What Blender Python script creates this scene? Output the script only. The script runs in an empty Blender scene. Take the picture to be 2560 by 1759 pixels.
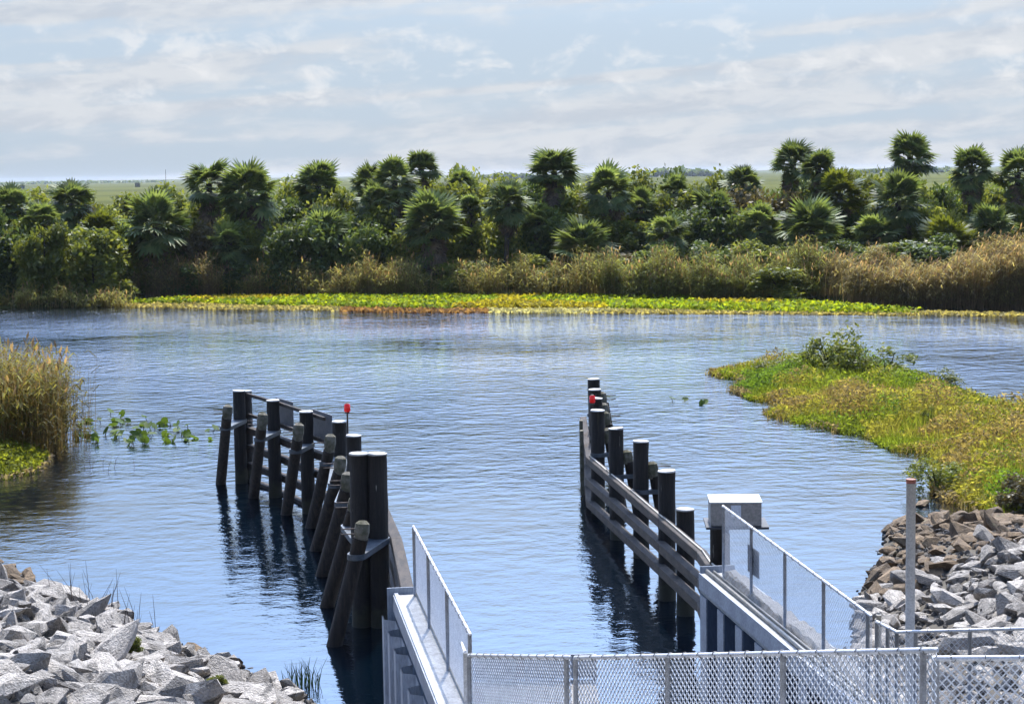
import bpy, math, random
import numpy as np
from mathutils import Vector, Matrix, Euler

# ------------------------------------------------------------------ camera
S = bpy.context.scene
COL = S.collection
F = 4500.0                       # focal length in photo pixels (2560 wide)
CAM_Z = 9.0
PITCH = math.atan(446.5 / F)
ROLL = -0.0153
cam_d = bpy.data.cameras.new('camera')
cam_d.sensor_width = 36.0
cam_d.lens = F / 2560.0 * 36.0
cam_d.clip_start = 0.2
cam_d.clip_end = 20000.0
cam = bpy.data.objects.new('camera', cam_d)
CR = Matrix.Rotation(math.pi / 2 - PITCH, 3, 'X') @ Matrix.Rotation(ROLL, 3, 'Z')
cam.matrix_world = Matrix.Translation((0, 0, CAM_Z)) @ CR.to_4x4()
COL.objects.link(cam)
S.camera = cam

# ------------------------------------------------------------------ sky, sun, exposure
SUN_EL, SUN_AZ = math.radians(57), math.radians(6.5)      # azimuth to the right of +Y
W = bpy.data.worlds.new('World'); S.world = W; W.use_nodes = True
wt = W.node_tree; wt.nodes.clear()
def WN(t, **k):
    n = wt.nodes.new(t)
    for a, b in k.items(): setattr(n, a, b)
    return n
def wmath(op, a, b=None, c=None):
    n = WN('ShaderNodeMath', operation=op)
    for i, v in enumerate((a, b, c)):
        if v is None: continue
        if isinstance(v, (int, float)): n.inputs[i].default_value = v
        else: wt.links.new(v, n.inputs[i])
    return n.outputs[0]
def wramp(v, lo, hi):
    n = WN('ShaderNodeMapRange', interpolation_type='SMOOTHSTEP')
    wt.links.new(v, n.inputs['Value']); n.inputs['From Min'].default_value = lo; n.inputs['From Max'].default_value = hi
    return n.outputs[0]
def wmix(f, a, b):
    n = WN('ShaderNodeMix', data_type='RGBA')
    if isinstance(f, (int, float)): n.inputs[0].default_value = f
    else: wt.links.new(f, n.inputs[0])
    for i, v in ((6, a), (7, b)):
        if isinstance(v, tuple): n.inputs[i].default_value = v
        else: wt.links.new(v, n.inputs[i])
    return n.outputs[2]
sky = WN('ShaderNodeTexSky', sky_type='NISHITA')
sky.sun_disc = False; sky.sun_elevation = SUN_EL; sky.sun_rotation = SUN_AZ
sky.altitude = 0; sky.air_density = 1.0; sky.dust_density = 2.0; sky.ozone_density = 2.0
tc = WN('ShaderNodeTexCoord'); sp = WN('ShaderNodeSeparateXYZ'); wt.links.new(tc.outputs['Generated'], sp.inputs[0])
az = wmath('ARCTAN2', sp.outputs[0], sp.outputs[1])
el = wmath('ARCSINE', sp.outputs[2])
def wnoise(sx, sy, tilt, scale, detail, rough, off, dist=0.0):
    c = WN('ShaderNodeCombineXYZ')
    wt.links.new(wmath('ADD', wmath('MULTIPLY', az, sx), off), c.inputs[0])
    wt.links.new(wmath('MULTIPLY', wmath('ADD', el, wmath('MULTIPLY', az, tilt)), sy), c.inputs[1])
    n = WN('ShaderNodeTexNoise'); n.inputs['Scale'].default_value = scale; n.inputs['Detail'].default_value = detail
    n.inputs['Roughness'].default_value = rough; n.inputs['Distortion'].default_value = dist
    wt.links.new(c.outputs[0], n.inputs['Vector'])
    return n.outputs[0]
streak = wnoise(2.6, 52.0, -0.085, 1.0, 5, 0.45, 5.3, 0.3)          # long flat cloud sheets
fine = wnoise(26.0, 85.0, -0.05, 1.0, 7, 0.6, 9.7, 0.3)            # lumps inside them
puff = wnoise(34.0, 60.0, 0.0, 1.0, 7, 0.6, 21.3, 0.3)            # small cumulus
sheet = wramp(wmath('ADD', streak, wmath('MULTIPLY', wmath('SUBTRACT', fine, 0.5), 0.36)), 0.40, 0.60)
low = wramp(el, 0.27, 0.14)                                        # sheets thin out overhead
sheet = wmath('MULTIPLY', sheet, wmath('ADD', wmath('MULTIPLY', low, 0.70), 0.15))
cum = wmath('MULTIPLY', wramp(puff, 0.50, 0.70), wmath('MULTIPLY', wramp(el, 0.028, 0.045), wramp(el, 0.10, 0.07)))
hz = wramp(el, 0.27, 0.07)
hz = wmath('MULTIPLY', hz, 0.92)
SKYTINT = (0.80, 0.99, 1.25, 1)
tint = WN('ShaderNodeMix', data_type='RGBA', blend_type='MULTIPLY'); tint.inputs[0].default_value = 1.0
wt.links.new(sky.outputs[0], tint.inputs[6]); tint.inputs[7].default_value = SKYTINT
c0 = wmix(hz, tint.outputs[2], (2.45, 2.9, 3.45, 1))
shade = wmix(wramp(fine, 0.35, 0.62), (2.75, 2.98, 3.35, 1), (3.5, 3.62, 3.8, 1))
c1 = wmix(sheet, c0, shade)
c2 = wmix(wmath('MULTIPLY', cum, 0.7), c1, (4.15, 4.2, 4.3, 1))
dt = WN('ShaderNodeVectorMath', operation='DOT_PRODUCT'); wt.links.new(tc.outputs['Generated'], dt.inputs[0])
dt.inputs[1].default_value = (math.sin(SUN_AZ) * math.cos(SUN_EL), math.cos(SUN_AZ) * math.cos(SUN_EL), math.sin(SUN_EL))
glow = wmath('ADD', wmath('MULTIPLY', wramp(dt.outputs['Value'], 0.58, 1.0), 2.1), 1.0)      # thin-cloud glow round the sun, added above the view to brighten the water
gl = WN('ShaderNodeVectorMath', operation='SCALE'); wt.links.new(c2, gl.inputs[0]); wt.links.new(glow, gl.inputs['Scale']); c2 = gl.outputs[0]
bg = WN('ShaderNodeBackground'); bg.inputs[1].default_value = 0.15
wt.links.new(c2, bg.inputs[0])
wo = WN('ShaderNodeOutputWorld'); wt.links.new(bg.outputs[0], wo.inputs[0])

sun_d = bpy.data.lights.new('sun', 'SUN'); sun_d.energy = 5.0; sun_d.angle = math.radians(0.53); sun_d.color = (1.0, 0.95, 0.86)
sun = bpy.data.objects.new('sun', sun_d); COL.objects.link(sun)
SUNV = Vector((math.sin(SUN_AZ) * math.cos(SUN_EL), math.cos(SUN_AZ) * math.cos(SUN_EL), math.sin(SUN_EL)))
sun.rotation_euler = SUNV.to_track_quat('Z', 'Y').to_euler(); sun.location = (0, 60, 80)
vs = S.view_settings
vs.view_transform = 'Standard'; vs.look = 'None'; vs.gamma = 1.0; vs.use_curve_mapping = False; vs.exposure = 0.5
S.cycles.max_bounces = 6; S.cycles.diffuse_bounces = 2; S.cycles.glossy_bounces = 3
S.cycles.transmission_bounces = 3; S.cycles.transparent_max_bounces = 6; S.cycles.volume_bounces = 0
S.cycles.sample_clamp_indirect = 6.0; S.cycles.sample_clamp_direct = 30.0
S.cycles.caustics_reflective = False; S.cycles.caustics_refractive = False

# ------------------------------------------------------------------ measuring helpers
def ray(px, py):
    return CR @ Vector(((px - 1280) / F, -(py - 879.5) / F, -1.0))
def at(px, py, z=0.0):            # photo point on the level plane at height z
    d = ray(px, py); t = (z - CAM_Z) / d.z
    return Vector((d.x * t, d.y * t, z))
def atd(px, py, y):               # photo point at ground distance y
    d = ray(px, py); t = y / d.y
    return Vector((d.x * t, y, CAM_Z + d.z * t))
CRI = CR.transposed()
def proj(p):
    v = CRI @ (Vector(p) - Vector((0, 0, CAM_Z)))
    return (1280 + F * v.x / -v.z, 879.5 - F * v.y / -v.z)

# ------------------------------------------------------------------ object helpers
def link(name, me, m=None, parent=None):
    o = bpy.data.objects.new(name, me); COL.objects.link(o)
    if m is not None and me is not None and len(me.materials) == 0: me.materials.append(m)
    if parent is not None: o.parent = parent
    return o
def tag(o, label, cat=None, group=None, kind=None):
    o['label'] = label
    if cat: o['category'] = cat
    if group: o['group'] = group
    if kind: o['kind'] = kind
    return o
def thing(name, loc, label, cat, group=None, rz=0.0):
    o = bpy.data.objects.new(name, None); COL.objects.link(o); o.empty_display_size = 0.2
    o.location = loc; o.rotation_euler = (0, 0, rz)
    return tag(o, label, cat, group, 'thing')
class MB:
    def __init__(s): s.v = []; s.f = []; s.smooth = []
    def quad(s, a, b, c, d):
        i = len(s.v); s.v += [a, b, c, d]; s.f.append((i, i+1, i+2, i+3)); s.smooth.append(False)
    def box(s, c, size, M=None):
        i = len(s.v); hx, hy, hz = [q / 2 for q in size]
        for dz in (-hz, hz):
            for dx, dy in ((-hx, -hy), (hx, -hy), (hx, hy), (-hx, hy)):
                p = Vector((dx, dy, dz))
                if M is not None: p = M @ p
                s.v.append(tuple(p + Vector(c)))
        for f in ((3,2,1,0),(4,5,6,7),(0,1,5,4),(1,2,6,5),(2,3,7,6),(3,0,4,7)):
            s.f.append(tuple(i + q for q in f)); s.smooth.append(False)
    def beam(s, a, b, w, h, up=Vector((0,0,1))):
        a, b = Vector(a), Vector(b); d = (b - a); L = d.length; d.normalize()
        side = d.cross(up).normalized(); u = side.cross(d)
        M = Matrix((side, d, u)).transposed()
        s.box((a + b) / 2, (w, L, h), M)
    def tube(s, pts, rad, n=10, cap=True, smooth=True):
        pts = [Vector(p) for p in pts]
        if isinstance(rad, (int, float)): rad = [rad] * len(pts)
        base = len(s.v); t0 = (pts[-1] - pts[0]).normalized()
        ref = Vector((0,0,1)) if abs(t0.z) < .9 else Vector((1,0,0))
        for k, p in enumerate(pts):
            t = (pts[min(k+1, len(pts)-1)] - pts[max(k-1, 0)]).normalized()
            x = t.cross(ref).normalized(); y = t.cross(x)
            for j in range(n):
                a = 2 * math.pi * j / n
                s.v.append(tuple(p + (x * math.cos(a) + y * math.sin(a)) * rad[k]))
        for k in range(len(pts) - 1):
            for j in range(n):
                a = base + k*n + j; b = base + k*n + (j+1) % n
                s.f.append((a, b, b + n, a + n)); s.smooth.append(smooth)
        if cap:
            s.f.append(tuple(base + j for j in range(n))); s.smooth.append(False)
            e = base + (len(pts)-1)*n
            s.f.append(tuple(e + j for j in reversed(range(n)))); s.smooth.append(False)
    def prism(s, outline, z0, z1):
        n = len(outline); i = len(s.v)
        s.v += [(x, y, z0) for x, y in outline] + [(x, y, z1) for x, y in outline]
        s.f.append(tuple(reversed(range(i, i+n)))); s.f.append(tuple(range(i+n, i+2*n))); s.smooth += [False, False]
        for j in range(n):
            k = (j+1) % n; s.f.append((i+j, i+k, i+n+k, i+n+j)); s.smooth.append(False)
    def mesh(s, name):
        me = bpy.data.meshes.new(name); me.from_pydata([tuple(v) for v in s.v], [], s.f)
        me.polygons.foreach_set('use_smooth', s.smooth); me.update()
        return me
    def build(s, name, m, parent=None, bevel=0):
        o = link(name, s.mesh(name), m, parent)
        if bevel:
            b = o.modifiers.new('bevel', 'BEVEL'); b.width = bevel; b.segments = 2; b.limit_method = 'ANGLE'
        return o
def npmesh(name, P, nv, mat, cols=None):
    """P (N, nv, 3) separate n-gons -> mesh; cols (N,3) optional colour of each piece"""
    N = P.shape[0]; me = bpy.data.meshes.new(name)
    me.vertices.add(N*nv); me.vertices.foreach_set('co', P.reshape(-1).astype(np.float32))
    me.loops.add(N*nv); me.loops.foreach_set('vertex_index', np.arange(N*nv, dtype=np.int32))
    me.polygons.add(N); me.polygons.foreach_set('loop_start', np.arange(0, N*nv, nv, dtype=np.int32))
    try: me.polygons.foreach_set('loop_total', np.full(N, nv, dtype=np.int32))
    except Exception: pass
    me.update(calc_edges=True)
    if cols is not None:
        a = me.color_attributes.new('tone', 'FLOAT_COLOR', 'POINT')
        c = np.ones((N, nv, 4), np.float32); c[:, :, :3] = cols[:, None, :]
        a.data.foreach_set('color', c.reshape(-1))
    me.materials.append(mat); me.validate()
    return me

# ------------------------------------------------------------------ materials
def newmat(name):
    m = bpy.data.materials.new(name); m.use_nodes = True; nt = m.node_tree; nt.nodes.clear()
    out = nt.nodes.new('ShaderNodeOutputMaterial')
    return m, nt, out
def N(nt, t, ins=None, **k):
    n = nt.nodes.new(t)
    for a, b in k.items(): setattr(n, a, b)
    for a, b in (ins or {}).items():
        if hasattr(b, 'is_linked'): nt.links.new(b, n.inputs[a])
        else: n.inputs[a].default_value = b
    return n
def rgba(c): return (c[0], c[1], c[2], 1)
def mixc(nt, f, a, b, blend='MIX'):
    n = nt.nodes.new('ShaderNodeMix'); n.data_type = 'RGBA'; n.blend_type = blend
    for i, v in ((0, f), (6, a), (7, b)):
        if hasattr(v, 'is_linked'): nt.links.new(v, n.inputs[i])
        elif i == 0: n.inputs[0].default_value = v
        else: n.inputs[i].default_value = rgba(v)
    return n.outputs[2]
def ramp(nt, v, lo, hi):
    n = N(nt, 'ShaderNodeMapRange', {'Value': v, 'From Min': lo, 'From Max': hi}); n.interpolation_type = 'SMOOTHSTEP'
    return n.outputs[0]
def noise(nt, vec, scale, detail=5, rough=0.6):
    return N(nt, 'ShaderNodeTexNoise', {'Vector': vec, 'Scale': scale, 'Detail': detail, 'Roughness': rough}).outputs[0]
def surf(name, c1, c2, scale=4, rough=0.8, metal=0.0, bump=0.3, bdist=0.02, stretch=(1,1,1), c3=None, c3at=(0.62, 0.75), rand=0.0, fine=8.0):
    m, nt, out = newmat(name)
    t = N(nt, 'ShaderNodeTexCoord'); mp = N(nt, 'ShaderNodeMapping', {'Vector': t.outputs['Object'], 'Scale': stretch})
    info = N(nt, 'ShaderNodeObjectInfo')
    off = N(nt, 'ShaderNodeVectorMath', {0: mp.outputs[0]}, operation='ADD')
    sc = N(nt, 'ShaderNodeVectorMath', {0: (31.0, 17.0, 11.0)}, operation='SCALE'); nt.links.new(info.outputs['Random'], sc.inputs['Scale'])
    nt.links.new(sc.outputs[0], off.inputs[1]); v = off.outputs[0]
    n1 = noise(nt, v, scale); n2 = noise(nt, v, scale * fine, 4)
    col = mixc(nt, ramp(nt, n1, 0.35, 0.65), c1, c2)
    if c3 is not None: col = mixc(nt, ramp(nt, noise(nt, v, scale * 0.6, 6), *c3at), col, c3)
    col = mixc(nt, ramp(nt, n2, 0.3, 0.7), mixc(nt, 0.35, col, (0, 0, 0)), col)
    if rand:
        r = N(nt, 'ShaderNodeMapRange', {'Value': info.outputs['Random'], 'To Min': 1 - rand, 'To Max': 1 + rand}).outputs[0]
        h = N(nt, 'ShaderNodeHueSaturation', {'Color': col, 'Value': r}); col = h.outputs[0]
    p = N(nt, 'ShaderNodeBsdfPrincipled', {'Base Color': col, 'Roughness': rough, 'Metallic': metal})
    if bump:
        hgt = N(nt, 'ShaderNodeMath', {0: n2, 1: n1}, operation='ADD').outputs[0]
        b = N(nt, 'ShaderNodeBump', {'Strength': bump, 'Distance': bdist, 'Height': hgt}); nt.links.new(b.outputs[0], p.inputs['Normal'])
    nt.links.new(p.outputs[0], out.inputs[0])
    return m
def leafmat(name, ca, cb, transl=0.35, attr=False, rand=0.25, rough=0.5, spec=0.3):
    m, nt, out = newmat(name)
    g = N(nt, 'ShaderNodeNewGeometry'); info = N(nt, 'ShaderNodeObjectInfo')
    if attr:
        base = N(nt, 'ShaderNodeVertexColor', layer_name='tone').outputs[0]
        col = N(nt, 'ShaderNodeHueSaturation', {'Color': base, 'Value': N(nt, 'ShaderNodeMapRange', {'Value': g.outputs['Random Per Island'], 'To Min': 0.6, 'To Max': 1.35}).outputs[0]}).outputs[0]
    else:
        col = mixc(nt, g.outputs['Random Per Island'], ca, cb)
        col = N(nt, 'ShaderNodeHueSaturation', {'Color': col, 'Value': N(nt, 'ShaderNodeMapRange', {'Value': info.outputs['Random'], 'To Min': 1 - rand, 'To Max': 1 + rand}).outputs[0]}).outputs[0]
    p = N(nt, 'ShaderNodeBsdfPrincipled', {'Base Color': col, 'Roughness': rough})
    p.inputs['Specular IOR Level'].default_value = spec
    tcol = mixc(nt, 1.0, col, (1.15, 1.1, 0.55), 'MULTIPLY')
    t = N(nt, 'ShaderNodeBsdfTranslucent', {'Color': tcol})
    mx = N(nt, 'ShaderNodeMixShader', {0: transl}); nt.links.new(p.outputs[0], mx.inputs[1]); nt.links.new(t.outputs[0], mx.inputs[2])
    nt.links.new(mx.outputs[0], out.inputs[0])
    return m

M = {}
M['pile'] = surf('creosote_pile', (0.010, 0.008, 0.007), (0.026, 0.020, 0.016), 3, 0.75, bump=1.0, bdist=0.04, stretch=(5, 5, 0.5), c3=(0.05, 0.046, 0.028), c3at=(0.56, 0.72))
def waterline(m, lo=0.15, hi=0.55, c=(0.05, 0.048, 0.028)):
    nt = m.node_tree; p = [n for n in nt.nodes if n.type == 'BSDF_PRINCIPLED'][0]; src = p.inputs['Base Color'].links[0].from_socket
    t = N(nt, 'ShaderNodeTexCoord'); z = N(nt, 'ShaderNodeSeparateXYZ', {0: t.outputs['Object']}).outputs[2]
    nz = N(nt, 'ShaderNodeMath', {0: noise(nt, t.outputs['Object'], 6.0, 4), 1: 0.5}, operation='MULTIPLY').outputs[0]
    zz = N(nt, 'ShaderNodeMath', {0: z, 1: nz}, operation='SUBTRACT').outputs[0]
    col = mixc(nt, ramp(nt, zz, hi - .25, lo - .25), src, c)
    mp = N(nt, 'ShaderNodeMapping', {'Vector': t.outputs['Object'], 'Scale': (9, 9, 0.9)})
    drop = N(nt, 'ShaderNodeMath', {0: ramp(nt, noise(nt, mp.outputs[0], 1.6, 6), 0.66, 0.74), 1: ramp(nt, z, 1.3, 2.8)}, operation='MULTIPLY').outputs[0]
    col = mixc(nt, drop, col, (0.34, 0.32, 0.29)); nt.links.new(col, p.inputs['Base Color'])
waterline(M['pile'])
M['batter'] = surf('batter_pile_wood', (0.012, 0.009, 0.007), (0.042, 0.03, 0.022), 3, 0.8, bump=0.6, bdist=0.02, stretch=(5, 5, 0.5))
M['rail'] = surf('fender_timber', (0.026, 0.019, 0.014), (0.068, 0.048, 0.033), 2.5, 0.85, bump=0.7, bdist=0.02, stretch=(4, 0.6, 4), c3=(0.12, 0.088, 0.058))
M['cap'] = surf('pile_cap_sheet', (0.62, 0.60, 0.56), (0.40, 0.38, 0.35), 7, 0.6, bump=0.2, bdist=0.01, c3=(0.25, 0.23, 0.2), rand=0.35)
M['butt'] = surf('weathered_butt_wood', (0.24, 0.21, 0.155), (0.11, 0.10, 0.055), 6, 0.9, bump=0.6, bdist=0.02, c3=(0.14, 0.16, 0.05))
M['strap'] = surf('strap_steel', (0.10, 0.12, 0.14), (0.06, 0.07, 0.08), 6, 0.5, metal=0.3, bump=0.1)
M['bolt'] = surf('bolt_steel', (0.14, 0.11, 0.09), (0.07, 0.05, 0.04), 20, 0.6, metal=0.4, bump=0.1)
M['galv'] = surf('galvanised_pipe', (0.72, 0.71, 0.71), (0.58, 0.58, 0.59), 9, 0.45, metal=0.2, bump=0.12, bdist=0.004, c3=(0.38, 0.29, 0.22), c3at=(0.70, 0.82))
M['galvpost'] = surf('shade_toned_galvanised_post', (0.36, 0.37, 0.39), (0.27, 0.28, 0.30), 9, 0.5, metal=0.2, bump=0.12, bdist=0.004, c3=(0.26, 0.2, 0.15), c3at=(0.66, 0.8))  # post colour darkened to stand in for the shaded sides
M['wire'] = surf('galvanised_wire', (0.84, 0.85, 0.86), (0.70, 0.71, 0.73), 12, 0.42, metal=0.2, bump=0)
M['tie'] = surf('tie_wire_steel', (0.22, 0.21, 0.20), (0.13, 0.12, 0.11), 12, 0.5, metal=0.4, bump=0)
M['sheet'] = surf('painted_sheet_pile', (0.34, 0.38, 0.44), (0.26, 0.30, 0.36), 2.0, 0.6, bump=0.25, bdist=0.01, stretch=(2, 2, 0.5), c3=(0.20, 0.16, 0.13), c3at=(0.66, 0.80))
M['sheetshade'] = surf('shade_toned_sheet_pile', (0.085, 0.115, 0.17), (0.06, 0.085, 0.13), 2.0, 0.6, bump=0.25, bdist=0.01, stretch=(2, 2, 0.5))  # shadow of the recessed bays put into the colour as dark blue
M['channel'] = surf('painted_steel_channel', (0.36, 0.385, 0.43), (0.27, 0.29, 0.33), 3, 0.55, bump=0.15, bdist=0.01, c3=(0.2, 0.15, 0.11), c3at=(0.64, 0.8))
M['conc'] = surf('lock_concrete', (0.50, 0.48, 0.45), (0.38, 0.365, 0.34), 5, 0.9, bump=0.4, bdist=0.01, c3=(0.30, 0.27, 0.21))
M['concrough'] = surf('rough_concrete_fill', (0.52, 0.49, 0.45), (0.36, 0.33, 0.29), 14, 0.95, bump=0.9, bdist=0.04, c3=(0.42, 0.35, 0.22))
M['rust'] = surf('rusted_plate', (0.13, 0.055, 0.035), (0.21, 0.09, 0.05), 6, 0.85, bump=0.4, bdist=0.01, c3=(0.3, 0.24, 0.2))
M['rock'] = surf('limestone_riprap', (0.68, 0.605, 0.52), (0.47, 0.415, 0.35), 3.0, 0.92, bump=1.0, bdist=0.10, c3=(0.20, 0.18, 0.155), c3at=(0.53, 0.68), rand=0.4, fine=5)
M['rockb'] = surf('algae_stained_rock', (0.26, 0.175, 0.095), (0.13, 0.088, 0.05), 3.0, 0.9, bump=0.9, bdist=0.05, c3=(0.20, 0.17, 0.09), rand=0.3, fine=5)
M['rubble'] = surf('bank_rubble', (0.20, 0.18, 0.155), (0.12, 0.105, 0.09), 6, 0.95, bump=0.9, bdist=0.06)
M['boxm'] = surf('box_paint', (0.33, 0.29, 0.26), (0.30, 0.27, 0.24), 3, 0.45, bump=0.05, bdist=0.005)
M['label'] = surf('label_sticker', (0.72, 0.73, 0.78), (0.66, 0.67, 0.72), 8, 0.5, bump=0)
M['dark'] = surf('dark_steel', (0.03, 0.032, 0.04), (0.02, 0.02, 0.025), 6, 0.6, bump=0.1)
M['signback'] = surf('sign_back_aluminium', (0.24, 0.24, 0.24), (0.19, 0.19, 0.20), 4, 0.5, metal=0.2, bump=0.05)
M['signface'] = surf('sign_face', (0.75, 0.75, 0.73), (0.7, 0.7, 0.68), 4, 0.5, bump=0)
M['conduit'] = surf('conduit_pipe', (0.55, 0.50, 0.42), (0.42, 0.38, 0.31), 6, 0.55, bump=0.1)
M['yellowwood'] = surf('treated_post_wood', (0.36, 0.25, 0.13), (0.24, 0.16, 0.09), 4, 0.8, bump=0.4, stretch=(4, 4, 0.5))
M['polepaint'] = surf('weathered_pipe_paint', (0.62, 0.59, 0.55), (0.52, 0.49, 0.45), 6, 0.5, bump=0.1, bdist=0.005, c3=(0.36, 0.27, 0.19), c3at=(0.66, 0.8))
M['orange'] = surf('orange_pipe_cap', (0.42, 0.12, 0.055), (0.34, 0.10, 0.05), 6, 0.6, bump=0.1)
m, nt, out = newmat('red_lens')
p = N(nt, 'ShaderNodeBsdfPrincipled', {'Base Color': (0.75, 0.012, 0.012, 1), 'Roughness': 0.2, 'Emission Color': (1, 0.03, 0.02, 1), 'Emission Strength': 0.12}); nt.links.new(p.outputs[0], out.inputs[0]); M['red'] = m
M['pink'] = surf('pink_reflector', (0.75, 0.05, 0.28), (0.65, 0.04, 0.25), 8, 0.35, bump=0)
M['trunk'] = surf('palm_trunk', (0.10, 0.08, 0.065), (0.05, 0.04, 0.032), 4, 0.9, bump=0.8, bdist=0.05, stretch=(1, 1, 3))
M['stem'] = surf('shrub_stem', (0.09, 0.07, 0.05), (0.05, 0.04, 0.03), 6, 0.9, bump=0.4)
M['twig'] = surf('dead_twig', (0.11, 0.075, 0.06), (0.06, 0.04, 0.035), 8, 0.9, bump=0)
M['frond'] = leafmat('palm_frond', (0.10, 0.14, 0.048), (0.24, 0.27, 0.10), 0.46, rand=0.4, rough=0.5, spec=0.2)
M['frondy'] = leafmat('yellow_palm_frond', (0.11, 0.13, 0.022), (0.18, 0.19, 0.03), 0.4, rand=0.3, rough=0.4)
M['deadfrond'] = leafmat('dead_frond', (0.13, 0.095, 0.065), (0.22, 0.165, 0.115), 0.25, rand=0.3, rough=0.8)
M['leafd'] = leafmat('dark_shrub_leaf', (0.055, 0.09, 0.028), (0.16, 0.20, 0.06), 0.48)
M['leafm'] = leafmat('green_shrub_leaf', (0.105, 0.14, 0.03), (0.28, 0.29, 0.07), 0.52)
M['leafy'] = leafmat('yellow_green_leaf', (0.10, 0.125, 0.026), (0.21, 0.22, 0.045), 0.45)
M['leafb'] = leafmat('olive_brown_leaf', (0.10, 0.085, 0.04), (0.20, 0.16, 0.08), 0.36)
M['tone'] = leafmat('mixed_marsh_plants', None, None, 0.58, attr=True, rough=0.7, spec=0.12)
M['pad'] = leafmat('spatterdock_leaf', (0.05, 0.10, 0.02), (0.12, 0.17, 0.03), 0.45, rough=0.6, spec=0.2)

# ------------------------------------------------------------------ ground
LW = [Vector((-0.55, 20.9)), Vector((-1.57, 27.5))]         # left fence line (base, plan)
WD = (LW[1] - LW[0]).normalized()                           # direction of the lock walls
RW0, RW1 = Vector((4.30, 21.4)), Vector((3.37, 28.7))       # right fence line
HW = 2.5                                                    # top of the lock walls
def lwx(y): return LW[0].x + (y - LW[0].y) * (WD.x / WD.y)
def rwx(y): return RW0.x + (y - RW0.y) * ((RW1.x - RW0.x) / (RW1.y - RW0.y))
FB = [(-200, 150), (-60, 130), (-42, 128), (-31, 128), (-27, 135), (0, 130.5), (15, 125), (22, 118), (28, 115), (45, 108), (200, 70)]
def fby(x): return float(np.interp(x, [a for a, b in FB], [b for a, b in FB]))
SL0, SLN = Vector((-3.62, 30.40)), Vector((-0.795, -0.606))   # left rock shore
RS = [(46, 9.9), (44.5, 9.3), (41, 8.5), (38.9, 7.7), (36.5, 7.0), (33.5, 6.4), (30, 5.6), (27, 4.4), (24, 3.6), (0, 3.6)]
def rsx(y): return float(np.interp(y, [a for a, b in RS[::-1]], [b for a, b in RS[::-1]]))
def bank_left(x, y):
    s = SLN.dot(Vector((x, y)) - SL0)
    return min(0.34 * s, 2.35)
def bank_right(x, y):
    return min(0.42 * (x - rsx(y)), 0.13 * (45.5 - y) + 0.02 * (x - 9), 2.3)
def gz(x, y):
    f = y - fby(x)
    if f < 0: h = max(-2.5, 0.25 * f)
    else: h = float(np.interp(f, [0, 3, 9, 16, 30, 60], [0, 0.35, 1.3, 1.9, 0.9, 0.35]))
    if y < 70:
        if x < lwx(y) - 0.35 or y > 28.2: h = max(h, bank_left(x, y)) if x < 0 else h
        if x > rwx(y) + 0.3: h = max(h, bank_right(x, y))
    return h
def axis(dense0, dense1, step, lo, hi):
    a = list(np.arange(dense0, dense1 + 1e-6, step)); s = step
    while a[-1] < hi: s *= 1.35; a.append(a[-1] + s)
    s = step
    while a[0] > lo: s *= 1.35; a.insert(0, a[0] - s)
    return a
gxs = axis(-55, 55, 0.9, -9000, 9000); gys = axis(6, 200, 0.9, -60, 12000)
vv = [(x, y, gz(x, y)) for y in gys for x in gxs]; nx = len(gxs)
ff = [(j*nx+i, j*nx+i+1, (j+1)*nx+i+1, (j+1)*nx+i) for j in range(len(gys)-1) for i in range(nx-1)]
me = bpy.data.meshes.new('ground'); me.from_pydata(vv, [], ff); me.polygons.foreach_set('use_smooth', [True]*len(ff))
m, nt, out = newmat('marsh_ground')
tcn = N(nt, 'ShaderNodeTexCoord').outputs['Object']
n1 = noise(nt, tcn, 0.004, 6); n2 = noise(nt, tcn, 0.9, 5)
col = mixc(nt, ramp(nt, n1, 0.4, 0.6), (0.12, 0.125, 0.04), (0.08, 0.086, 0.03))
col = mixc(nt, ramp(nt, N(nt, 'ShaderNodeSeparateXYZ', {0: tcn}).outputs[1], 60.0, 60.5), (0.13, 0.115, 0.095), col)
col = mixc(nt, ramp(nt, n2, 0.3, 0.7), mixc(nt, 0.3, col, (0, 0, 0)), col)
p = N(nt, 'ShaderNodeBsdfPrincipled', {'Base Color': col, 'Roughness': 1.0, 'Specular IOR Level': 0.0}); nt.links.new(p.outputs[0], out.inputs[0])
o = link('ground', me, m); tag(o, 'flat green marsh stretching to the horizon and the canal banks', kind='structure')

# ------------------------------------------------------------------ water
m, nt, out = newmat('canal_water')
tcn = N(nt, 'ShaderNodeTexCoord').outputs['Object']
mp = N(nt, 'ShaderNodeMapping', {'Vector': tcn, 'Scale': (0.8, 1.0, 1.0)}); mp.inputs['Rotation'].default_value = (0, 0, math.radians(-7))
v = mp.outputs[0]
wind = ramp(nt, noise(nt, N(nt, 'ShaderNodeMapping', {'Vector': tcn, 'Scale': (0.7, 1.0, 1.0)}).outputs[0], 0.045, 3), 0.30, 0.62)
far = N(nt, 'ShaderNodeMapRange', {'Value': N(nt, 'ShaderNodeSeparateXYZ', {0: tcn}).outputs[1], 'From Min': 40.0, 'From Max': 85.0, 'To Min': 0.36, 'To Max': 3.2}).outputs[0]
a1 = noise(nt, v, 0.5, 2); a2 = noise(nt, v, 2.0, 3); a3 = noise(nt, v, 6.0, 3)
def mul(a, b): return N(nt, 'ShaderNodeMath', {0: a, 1: b}, operation='MULTIPLY').outputs[0]
def add(a, b): return N(nt, 'ShaderNodeMath', {0: a, 1: b}, operation='ADD').outputs[0]
hgt = add(mul(a1, 0.034), mul(add(mul(a2, 0.042), mul(a3, 0.014)), add(mul(wind, 0.75), 0.25)))
hgt = mul(hgt, far)
bmp = N(nt, 'ShaderNodeBump', {'Strength': 1.0, 'Distance': 1.0, 'Height': hgt})
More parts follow.
